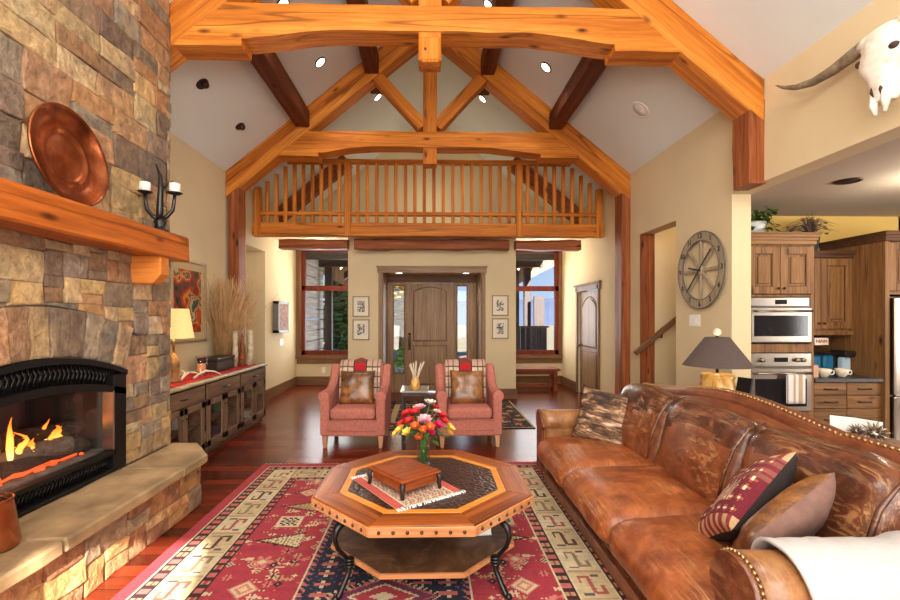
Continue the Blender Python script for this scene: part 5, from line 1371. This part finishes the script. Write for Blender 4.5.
def crown(parent, x0, x1, y0, y1, z, h, mat, left=True):
    b = MB()
    for k, (e, a, c) in enumerate(((.008, 0, .35), (.018, .35, .6), (.03, .6, .85), (.04, .85, 1))): b.box(x0-e*left, x1+e, y0-e, y1, z+h*a, z+h*c, .003)
    sub(parent, 'crown', b, M[mat])
TWX0, TWX1, KF = 3.2, 3.915, 4.5
tw = thing('oven_cabinet', 'tall wooden kitchen cabinet holding the microwave and the wall oven', 'cabinet', (0, KF, 0)); tw.location = (3.55, KF, 0)
X0, X1 = TWX0-3.55, TWX1-3.55
b = MB(); b.box(X0, X0+.03, 0, .73, 0, 2.25); b.box(X1-.03, X1, 0, .73, 0, 2.25); b.box(X0, X1, .7, .73, 0, 2.25)
b.box(X0, X1, 0, .7, 1.705, 1.73); b.box(X0+.03, X1-.03, -.002, .7, 1.14, 1.225, 0); b.box(X0+.03, X1-.03, 0, .7, .5, .54, 0); b.box(X0, X1, 0, .7, 2.22, 2.25); b.box(X0, X1, .03, .7, 0, .1)
b.box(X0, X0+.035, -.003, .02, .1, 2.24); b.box(X1-.035, X1, -.003, .02, .1, 2.24); sub(tw, 'carcass', b, M['cab_z'])
xm = .0
d = panel_door(tw, X0+.02, xm-.003, 1.735, 2.215, -.022); knob(d, xm-.03, -.022, 1.79)
d = panel_door(tw, xm+.003, X1-.015, 1.735, 2.215, -.022); knob(d, xm+.03, -.022, 1.79)
d = panel_door(tw, X0+.04, X1-.04, .12, .48, -.022, 'drawer')
crown(tw, X0, X1, -.02, .73, 2.235, .12, 'cab_x')
mw = thing('microwave_oven', 'stainless built-in microwave under the upper kitchen cabinet doors', 'microwave', (3.55, KF, 1.235))
ox0, ox1 = X0+.04, X1-.045
b = MB(); b.box(ox0, ox1, -.012, .45, 0, .465, .004); sub(mw, 'body', b, M['steel_dk'])
b = MB(); b.box(ox0, ox1-.03, -.03, -.01, .375, .462, .004); sub(mw, 'control_panel', b, M['steel'])
b = MB(); b.box(-.06, .06, -.032, -.029, .395, .44, 0); sub(mw, 'display', b, M['oven_glass'])
b = MB(); b.box(ox0, ox1-.005, -.035, -.01, .01, .36, .006); dd = sub(mw, 'door', b, M['steel'])
b = MB(); b.box(ox0+.03, ox1-.045, -.037, -.034, .07, .28, 0); sub(dd, 'window', b, M['oven_glass'])
b = MB(); b.tube([(ox0+.04, -.03, .325), (ox0+.04, -.075, .325), (ox1-.03, -.075, .325), (ox1-.03, -.03, .325)], .011, 8); sub(dd, 'handle', b, M['steel'])
ov = thing('wall_oven', 'stainless wall oven below the microwave with a towel on its handle', 'oven', (3.55, KF, .545))
b = MB(); b.box(ox0, ox1, -.012, .5, 0, .59, .004); sub(ov, 'body', b, M['steel_dk'])
b = MB(); b.box(ox0, ox1-.005, -.03, -.01, .455, .588, .004); sub(ov, 'control_panel', b, M['steel'])
b = MB(); b.box(-.07, .07, -.032, -.029, .5, .545, 0); sub(ov, 'display', b, M['oven_glass'])
for x in (-.2, .16, .22): b = MB(); b.lathe([(.022, 0), (.02, .03), (.001, .032)], 16, mat=Matrix.Translation((x, -.03, .52)) @ Matrix.Rotation(PI/2, 4, 'X')); sub(ov, 'dial', b, M['steel'])
b = MB(); b.box(ox0, ox1-.005, -.035, -.01, .0, .435, .006); dd = sub(ov, 'door', b, M['steel'])
b = MB(); b.box(ox0+.04, ox1-.06, -.037, -.034, .05, .33, 0); sub(dd, 'window', b, M['oven_glass'])
b = MB(); b.tube([(ox0+.04, -.03, .39), (ox0+.04, -.08, .39), (ox1-.04, -.08, .39), (ox1-.04, -.03, .39)], .012, 8); sub(dd, 'handle', b, M['steel'])
tl = thing('kitchen_towel', 'striped white and tan towel hanging from the oven handle', 'towel', (3.66, KF, .6))
def TW(x0, x1): 
    b = MB(); b.surf(lambda u, v: Vector((x0+(x1-x0)*u, -.08+(-.016 if v < .5 else .014)*(1 if abs(v-.5) > .03 else .6)+.004*math.sin((x0+(x1-x0)*u)*90), .36-abs(v-.5)*2*.3+(.01 if abs(v-.5) < .05 else 0)-.025)), 8, 21); return b
for nm, x0, x1, m in (('cloth', -.09, -.035, 'towel'), ('stripe', -.035, -.015, 'towel_s'), ('cloth', -.015, .02, 'towel'), ('stripe', .02, .055, 'towel_s'), ('cloth', .055, .09, 'towel')):
    o = sub(tl, nm, TW(x0, x1), M[m]); md = o.modifiers.new('t', 'SOLIDIFY'); md.thickness = .004
up = thing('wall_cabinet', 'wooden upper kitchen cabinet with two doors above the counter', 'cabinet', (4.28, 4.83, 0))
up.scale.x = .93
b = MB(); b.box(-.38, .385, .022, .41, 1.34, 2.16); b.box(-.38, .39, .0, .41, 1.3, 1.345); sub(up, 'carcass', b, M['cab_z'])
d = panel_door(up, -.37, .0, 1.37, 2.14, 0); knob(d, -.03, 0, 1.43)
d = panel_door(up, .006, .375, 1.37, 2.14, 0); knob(d, .035, 0, 1.43)
crown(up, -.38, .385, -.01, .41, 2.15, .07, 'cab_dk', False)
ba = thing('base_cabinet', 'wooden kitchen base cabinet with rows of drawers', 'cabinet', (4.28, KF+.02, 0))
ba.scale.x = .93
b = MB(); b.box(-.375, .39, .02, .7, .1, .83); b.box(-.375, .39, .07, .7, 0, .1); sub(ba, 'carcass', b, M['cab_dk'])
for x0, x1 in ((-.37, -.005), (.003, .385)):
    for z0, z1 in ((.7, .825), (.565, .692), (.34, .557), (.11, .332)):
        b = MB(); b.box(x0, x1, 0, .02, z0, z1, .003); dr = sub(ba, 'drawer', b, M['cab_x']); xm = (x0+x1)/2; zm = (z0+z1)/2
        b = MB(); b.tube([(xm-.07, 0, zm), (xm-.06, -.025, zm), (xm+.06, -.025, zm), (xm+.07, 0, zm)], .007, 6); sub(dr, 'handle', b, M['bronze'])
b = MB(); b.box(3.92, 4.638, KF-.01, 5.22, .832, .872, .004); o = obj('countertop', b, M['counter']); tag(o, 'dark stone kitchen countertop over the drawers', 'countertop')
b = MB(); b.box(3.92, 4.638, 5.225, 5.249, .872, 1.34, .002); o = obj('backsplash', b, M['cab_dk']); tag(o, 'brown backsplash panel behind the kitchen counter', 'backsplash')
fs = thing('refrigerator_surround', 'tall wooden side panel and cabinet framing the refrigerator', 'cabinet', (4.67, KF, 0))
b = MB(); b.box(-.03, .02, -.02, .74, 0, 2.3); b.box(.9, .95, -.02, .74, 0, 2.3); b.box(.02, .9, .02, .74, 1.73, 2.28); sub(fs, 'carcass', b, M['cab_z'])
for x0, x1 in ((.03, .455), (.465, .89)): d = panel_door(fs, x0, x1, 1.77, 2.26, -.005); knob(d, x1-.03 if x0 < .1 else x0+.03, -.005, 1.83)
crown(fs, -.03, .95, -.03, .74, 2.275, .1, 'cab_dk')
rf = thing('refrigerator', 'stainless steel refrigerator at the right edge of the kitchen', 'refrigerator', (4.7, KF, 0))
b = MB(); b.box(.0, .86, .0, .7, .02, 1.71, .005); sub(rf, 'body', b, M['steel_dk'])
for x0, x1 in ((.005, .425), (.435, .855)):
    b = MB(); b.box(x0, x1, -.06, -.005, .7, 1.7, .012); dd = sub(rf, 'door', b, M['steel']); hx = x1-.04 if x0 < .1 else x0+.04
    b = MB(); b.tube([(hx, -.06, .85), (hx, -.11, .87), (hx, -.11, 1.5), (hx, -.06, 1.52)], .012, 8); sub(dd, 'handle', b, M['steel'])
b = MB(); b.box(.005, .855, -.06, -.005, .05, .69, .012); dd = sub(rf, 'freezer_drawer', b, M['steel']); b = MB(); b.tube([(.08, -.06, .6), (.1, -.11, .6), (.76, -.11, .6), (.78, -.06, .6)], .012, 8); sub(dd, 'handle', b, M['steel'])
# counter items
ZC = .873
for x, lab in ((4.13, 'cream cup on the kitchen counter, the one nearer the oven'), (4.32, 'cream cup on the kitchen counter, the one nearer the refrigerator')):
    t = thing('cup', lab, 'cup', (x, 4.62, ZC), group='cream cups on the kitchen counter')
    b = MB(); b.lathe([(.03, 0), (.035, .005), (.05, .02), (.072, .06), (.078, .1), (.074, .1), (.066, .06), (.04, .018), (.001, .014)], 24); sub(t, 'bowl', b, M['cream'])
    b = MB(); b.tube([(.07, 0, .08), (.1, 0, .08), (.108, 0, .05), (.09, 0, .03), (.06, 0, .035)], .008, 7); sub(t, 'handle', b, M['cream'])
    t.rotation_euler.z = -.3; t.scale = (.8, .8, .85)
for x, lab in ((4.32, 'blue plastic canister on the kitchen counter beside the oven cabinet'), (4.46, 'blue plastic canister in the middle of the kitchen counter')):
    t = thing('canister', lab, 'canister', (x, 4.98, ZC), group='blue canisters on the counter')
    b = MB(); b.box(-.058, .058, -.06, .06, 0, .2, .02); sub(t, 'body', b, M['blue_pl']); b = MB(); b.box(-.061, .061, -.063, .063, .2, .225, .012); sub(t, 'lid', b, M['blackwood'])
t = thing('coffee_machine', 'black coffee maker with clear water tank on the kitchen counter', 'coffee maker', (4.58, 4.9, ZC))
t.scale = (.62, 1, .8)
b = MB(); b.box(-.09, .09, -.1, .1, 0, .03, .01); b.box(-.09, .09, .03, .1, .03, .27, .01); b.box(-.1, .1, -.12, .1, .24, .32, .02); sub(t, 'body', b, M['blackwood'])
b = MB(); b.box(-.07, .07, -.07, .02, .05, .23, .02); sub(t, 'tank', b, plain('frosted_tank', lin(190, 214, 226), .2, var=.03))
b = MB(); b.box(3.93, 4.02, 4.56, 4.62, ZC, ZC+.13, .004); o = obj('tin', b, M['bag']); tag(o, 'peach coloured tin on the counter against the oven cabinet', 'tin')
sg = thing('hanging_sign', 'small cream sign with red lettering under the upper cabinet', 'sign', (4.32, 4.87, 1.19))
sg.scale = (.6, 1, .8)
b = MB(); b.box(-.13, .13, -.006, .006, 0, .1, .002); sub(sg, 'board', b, M['cream'])
b = text_mesh('Kitchen', .062); sub(sg, 'lettering', b, M['red_cloth'], loc=(0, -.009, .05), rot=(PI/2, 0, 0))
bpy.data.objects.remove([c for c in sg.children if 'lettering' in c.name][0])
b = MB(); b.color(lin(170, 60, 50)); 
for k in range(9): b.box(-.105+.024*k, -.09+.024*k, -.009, -.006, .035+.008*math.sin(k*2), .07+.008*math.cos(k*3), .001)
sub(sg, 'red_marks', b, M['col_plain'])
# plants on the cabinets
def leafy(name, loc, pot_prof, potm, lab, n, spread, drop, leafm, ll, grass=False):
    t = thing(name, lab, 'plant', loc); b = MB(); b.lathe(pot_prof, 24); sub(t, 'pot', b, potm); zt = max(z for r, z in pot_prof); b = MB()
    for k in range(n):
        a = R.uniform(0, 2*PI); r = R.uniform(.02, 1)**.7*spread
        if grass:
            h = R.uniform(.1, .28); e = Vector((r*1.7*math.cos(a), r*.8*math.sin(a), zt+h*(1.1-.8*r/spread))); m = Vector((r*.5*math.cos(a), r*.3*math.sin(a), zt+h*.75)); b.tube([(0, 0, zt-.03), m, e], [.003, .0025, .001], 4)
            if k % 6 == 0: b.ball(e, (.02, .02, .012), 7, 5)
        else:
            c = Vector((r*math.cos(a), r*.7*math.sin(a), zt+R.uniform(-drop, .13)*(1 if r > spread*.5 else .6)+.02)); d = Vector((math.cos(a), math.sin(a), R.uniform(-.6, .5))).normalized(); s = d.cross(Vector((0, 0, 1))).normalized()
            if r < spread*.55: c.z = max(c.z, zt+.01)
            b.surf(lambda u, v: c+d*(ll*(u-.5))+s*(ll*.36*math.sin(PI*min(.98, .04+u*.94))*(v*2-1))+Vector((0, 0, -.2*ll*u*u)), 5, 3)
    o = sub(t, 'foliage', b, leafm); o['kind'] = 'stuff'; return t
leafy('potted_ivy', (3.46, 4.75, 2.357), [(.001, 0), (.09, 0), (.12, .12), (.125, .15), (.11, .15), (.001, .13)], M['pot_white'], 'green trailing ivy in a pale ribbed pot on top of the oven cabinet', 260, .25, .12, M['leaf'], .065)
leafy('dried_grass_planter', (4.3, 4.98, 2.222), [(.001, 0), (.055, 0), (.085, .19), (.088, .2), (.08, .2), (.001, .18)], M['pot_zinc'], 'dried brown grasses in a tall metal pot above the upper kitchen cabinet', 130, .2, 0, M['grassd'], .05, True)

# bench in the right alcove
bn = thing('wooden_bench', 'plain reddish wooden bench under the right alcove window', 'bench', (2.1, 9.25, 0))
b = MB(); b.box(-.52, .55, -.19, .19, .4, .45, .008); sub(bn, 'seat', b, M['bench'])
b = MB(); b.box(-.5, .5, -.02, .02, .06, .13); b.box(-.5, .5, -.15, -.13, .33, .4); sub(bn, 'stretcher', b, M['bench'])
for x in (-.46, .45):
    for y in (-.15, .15): b = MB(); b.box(x-.035, x+.035, y-.035, y+.035, 0, .4); sub(bn, 'leg', b, M['bench'])

# ------------------------------------------------------------------ ceiling fixtures
def on_roof(x, y): return Vector((x, y, roof(x)))
def roof_mat(x): s = 1 if x > 0 else -1; return Vector((-s*SL, 0, -1)).normalized()
def fixture(nm, lab, cat, x, y, r, lens, lit, grp=None, flat=None, depth=.02, power=40, dark=True):
    p = on_roof(x, y) if flat is None else Vector((x, y, flat)); nrm = roof_mat(x) if flat is None else Vector((0, 0, -1))
    t = thing(nm, lab, cat, p, 0, grp); t.rotation_mode = 'QUATERNION'; t.rotation_quaternion = nrm.to_track_quat('Z', 'Y')
    b = MB(); b.lathe([(r, -.004), (r, .008), (r*.82, .012), (r*.8, .004), (r*.8, -.004)], 28); sub(t, 'trim_ring', b, M['bronze'] if dark else M['white'])
    b = MB(); b.lathe([(.001, .006), (r*.8, .006), (r*.8, -.002), (.001, -.002)], 24); sub(t, 'lens', b, lens)
    if lit:
        L = bpy.data.lights.new('spot', 'SPOT'); L.energy = power; L.spot_size = 2.0; L.spot_blend = .8; L.color = (1, .9, .78); L.shadow_soft_size = .06
        o = bpy.data.objects.new('can_light_beam', L); C.objects.link(o); o.location = p+nrm*.05; o.rotation_euler = nrm.lerp(Vector((0, 0, -1)), .6).to_track_quat('-Z', 'Y').to_euler()
dkl = plain('dark_lens', lin(40, 34, 30), .4)
cans = [(-1.44, 5.93, 'left slope, just behind the front truss'), (1.52, 5.86, 'right slope, just behind the front truss'), (.74, 5.63, 'right slope near the ridge, above the front tie beam'), (-1.54, 4.73, 'left slope nearest the viewer'),
        (-.9, 7.76, 'left slope over the loft, under the upper purlin end'), (.91, 7.76, 'right slope over the loft, under the upper purlin end'), (-2.25, 9.4, 'left slope far back over the loft'), (2.33, 9.4, 'right slope far back over the loft')]
for x, y, w in cans: fixture('recessed_light', 'lit recessed can light on the %s' % w, 'ceiling light', x, y, .085, M['bulb'], True, 'lit ceiling cans', power=45 if y < 7 else 14)
fixture('recessed_spotlight', 'unlit dark eyeball spotlight on the left ceiling slope, the upper of two', 'ceiling light', -2.45, 4.9, .07, dkl, False, 'unlit eyeball spots')
fixture('recessed_spotlight', 'unlit dark eyeball spotlight on the left ceiling slope, the lower of two', 'ceiling light', -2.48, 5.92, .06, dkl, False, 'unlit eyeball spots')
for o in [o for o in bpy.data.objects if o.name.startswith('recessed_spotlight')]:
    b = MB(); b.ball((0, .02, .02), (.042, .042, .05), 14, 10); sub(o, 'eyeball', b, M['bronze'])
fixture('ceiling_speaker', 'round white speaker grille on the right ceiling slope', 'speaker', 2.5, 5.3, .12, M['white'], False, dark=False)
fixture('recessed_light', 'dark recessed can light in the low kitchen ceiling', 'ceiling light', 3.68, 3.88, .1, dkl, False, flat=2.7)
for x, w in ((-.58, 'left'), (.68, 'right')): fixture('recessed_light', 'lit can light over the front door, the %s one in the recess ceiling' % w, 'ceiling light', x, 8.5, .09, M['bulb'], True, 'can lights over the front door', flat=RZ, power=14)

# ------------------------------------------------------------------ outside
b = MB(); b.box(-90, 90, 10.15, 140, -.5, -.3, 0); o = obj('ground', b, M['snow']); o['kind'] = 'structure'
b = MB(); b.box(-6, 6, 10.15, 15, -.3, -.02, 0); o = obj('porch_floor', b, M['stone_dark']); o['kind'] = 'structure'
b = MB()
for k in range(12): b.box(-3.35, -3.2-.0, 10.16, 13.6, .0+.29*k, .262+.29*k, .012)
o = obj('wall_porch', b, M['siding']); o['kind'] = 'structure'
b = MB()
for k in range(34): b.box(-3.4+.2*k, -3.205+.2*k, 10.16, 15.2, 3.3+.0*k, 3.34, .004)
o = obj('porch_ceiling', b, M['soffit']); o['kind'] = 'structure'
b = MB()
for k in range(22): b.box(-5, 5, 15.1, 15.2, 2.62+.12*k, 2.735+.12*k, .004)
po = thing('entry_porch', 'porch with plank soffit seen through the alcove windows', 'porch', (0, 13, 0))
for x, y in ((-2.95, 13.2), (2.35, 12.4), (1.75, 11.2), (2.9, 13.4)):
    b = MB(); b.box(x-.1, x+.1, y-.1, y+.1, -.02, 3.3, .01); wsub(po, 'post', b, M['stone_dark'])
b = MB()
for y in (11.4, 13.1): b.box(-3.2, 3.3, y-.1, y+.1, 2.95, 3.3)
wsub(po, 'porch_beam', b, M['stone_dark'])
for s in (-1, 1):
    b = MB(); b.prism([(s*2.35, 2.5), (s*2.35, 2.7), (s*1.7, 3.2), (s*1.5, 3.2)], 'y', 12.3, 12.45, .005); wsub(po, 'brace', b, M['stone_dark'])
for s_ in (-1, 1):
    b = MB()
    for k in range(16):
        x0, x1 = 2.0+.16*k, 2.15+.16*k; zb = 2.3+.5*(x0-2.3) if x0 > 2.3 else 2.3
        b.prism([(s_*x0, zb), (s_*x1, zb+.08), (s_*x1, 3.9), (s_*x0, 3.9)], 'y', 14.0, 14.06, .004)
    wsub(po, 'gable_boards', b, M['soffit'])
b = MB(); b.box(3.0, 3.3, 12.9, 13.0, -.02, 2.1); wsub(po, 'dark_panel', b, M['stone_dark'])
bw_ = thing('porch_screen', 'low dark timber screen outside the right alcove window', 'screen', (2.3, 12.6, 0))
b = MB()
for k in range(12): b.box(1.5+.15*k, 1.64+.15*k, 12.6, 12.65, 0, 1.2, .004)
wsub(bw_, 'boards', b, M['stone_dark']); b = MB(); b.box(1.45, 3.35, 12.58, 12.68, 1.2, 1.25); wsub(bw_, 'cap', b, M['trim_x'])
def tree(nm, lab, x, y, h, r, lm, n, conical):
    t = thing(nm, lab, 'tree', (x, y, -.3)); b = MB(); b.tube([(0, 0, 0), (.05, 0, h*.4), (0, .05, h*.9)], [.13, .09, .02], 8); sub(t, 'trunk', b, M['twig'])
    b = MB()
    for k in range(n):
        z = R.uniform(.12 if conical else .3, 1)*h; rr = r*((1-z/h)*1.0+.08 if conical else math.sqrt(max(.05, 1-((z/h-.65)/.4)**2))); a = R.uniform(0, 6.28); q = rr*R.uniform(.2, 1)
        s = R.uniform(.05, .13); b.ball((q*math.cos(a), q*math.sin(a), z), (s*1.5, s*1.5, s*.6), 6, 4)
    o = sub(t, 'foliage', b, lm); o['kind'] = 'stuff'
tree('evergreen_tree', 'dark evergreen tree seen through the left alcove window', -3.2, 17, 5.0, 1.5, M['evergreen'], 1800, True)
tree('aspen_tree', 'yellow autumn aspen seen through the left door sidelight', -1.15, 18, 5, 1.1, M['aspen'], 900, False)
tree('evergreen_tree', 'small evergreen shrub low outside the left door sidelight', -.75, 12.6, .9, .3, M['evergreen'], 300, True)
b = MB(); b.surf(lambda u, v: Vector((-120+240*u, 95+40*v, -1+(9.5+3*noise.noise(Vector((u*7, 0, 1)))+1.5*noise.noise(Vector((u*20, v*3, 4))))*math.sin(PI*v*.5)*(.5+.5*u))), 80, 8); o = obj('hills', b, M['hill']); o['kind'] = 'structure'

# ------------------------------------------------------------------ light
wd = bpy.data.worlds.new('sky'); SC.world = wd; wd.use_nodes = True; nt = wd.node_tree; bg = nt.nodes['Background']
tc = nt.nodes.new('ShaderNodeTexCoord'); sp = nt.nodes.new('ShaderNodeSeparateXYZ'); rp = nt.nodes.new('ShaderNodeValToRGB')
nt.links.new(tc.outputs['Generated'], sp.inputs[0]); nt.links.new(sp.outputs['Z'], rp.inputs[0]); nt.links.new(rp.outputs[0], bg.inputs[0])
rp.color_ramp.elements[0].position = .0; rp.color_ramp.elements[0].color = lin(206, 222, 240); rp.color_ramp.elements[1].position = .35; rp.color_ramp.elements[1].color = lin(104, 158, 224)
bg.inputs[1].default_value = 1.15
def area(nm, loc, size, energy, rot=None, to=None, col=(1, 1, 1), sy=None):
    L = bpy.data.lights.new(nm, 'AREA'); L.shape = 'RECTANGLE'; L.size = size; L.size_y = sy or size; L.energy = energy; L.color = col
    o = bpy.data.objects.new(nm, L); C.objects.link(o); o.location = loc
    o.rotation_euler = (Vector(to)-Vector(loc)).to_track_quat('-Z', 'Y').to_euler() if to else rot
    return o
area('daylight_rear_windows', (.0, -2.5, 1.6), 5.0, 230, to=(0, 5, 1.7), col=(1, .97, .93), sy=2.2)
area('daylight_rear_gable', (0, -2.5, 3.9), 3.6, 240, to=(0, 6, 3.2), col=(1, .95, .88), sy=1.5)
area('added_kitchen_side_fill', (8.3, 1.5, 1.6), 3.5, 260, to=(4, 3.5, 1.4), col=(1, .98, .95), sy=1.8)  # fill light added for evenness in front of the solid kitchen side wall
area('daylight_left_alcove', (-2.1, YF-.12, 1.75), 1.2, 28, to=(-2.1, 5, 1.4), sy=1.9)
area('daylight_right_alcove', (2.2, YF-.12, 1.75), 1.2, 28, to=(2.2, 5, 1.4), sy=1.9)
def point(nm, loc, e, r=.08, col=(1, .8, .55)):
    L = bpy.data.lights.new(nm, 'POINT'); L.energy = e; L.shadow_soft_size = r; L.color = col; o = bpy.data.objects.new(nm, L); C.objects.link(o); o.location = loc
point('console_lamp_bulb', (-2.62, 4.66, ZT+.6), 9, .05)
point('sofa_lamp_bulb', (2.5, 3.86, 1.2), 5, .04)
point('fire_glow', (CX-.3, 2.5, .8), 2.2, .12, (1, .45, .15))
point('added_room_fill', (0, 1.2, 3.1), 95, .45, (1, .95, .88))  # unseen point light without fixture, added to brighten ceiling, front truss and stone
point('loft_lamp', (0, 9.2, 3.9), 14, .3, (1, .88, .72))
point('left_alcove_can', (-2.2, 8.9, 2.7), 20, .03, (1, .9, .76)); point('right_alcove_can', (2.2, 8.9, 2.7), 20, .03, (1, .9, .76))
point('stair_light', (4.3, 5.8, 3.6), 30, .15, (1, .92, .8)); point('hall_light', (-3.8, 7.6, 2.4), 6, .1)
point('kitchen_can', (4.3, 3.6, 2.5), 30, .12, (1, .9, .74)); point('kitchen_can_back', (6.3, 3.2, 2.1), 16, .12, (1, .9, .74))
area('porch_bounce', (0, 14.6, 1.2), 5, 120, to=(0, 10, 1.8), sy=2)
area('porch_bounce_up', (0, 12.8, .1), 5, 90, to=(0, 12.8, 3), sy=3)
S = bpy.data.lights.new('sun', 'SUN'); S.energy = 34; S.angle = .012; S.color = (1, .93, .82); o = bpy.data.objects.new('sun', S); C.objects.link(o)
o.rotation_euler = Vector((-.27, 1, -.46)).to_track_quat('-Z', 'Y').to_euler()

# ------------------------------------------------------------------ camera
cd = bpy.data.cameras.new('camera'); cam = bpy.data.objects.new('camera', cd); C.objects.link(cam); SC.camera = cam
cam.location = (0, 0, 1.5); cam.rotation_euler = (PI/2, 0, -math.radians(1.35))
cd.sensor_width = 36; cd.lens = 18; cd.shift_x = (450-440.6)/900; cd.shift_y = 17/900; cd.clip_end = 400; cd.clip_start = .05
SC.view_settings.view_transform = 'Standard'; SC.view_settings.look = 'None'; SC.view_settings.gamma = 1; SC.view_settings.use_curve_mapping = False
SC.view_settings.exposure = 0.0
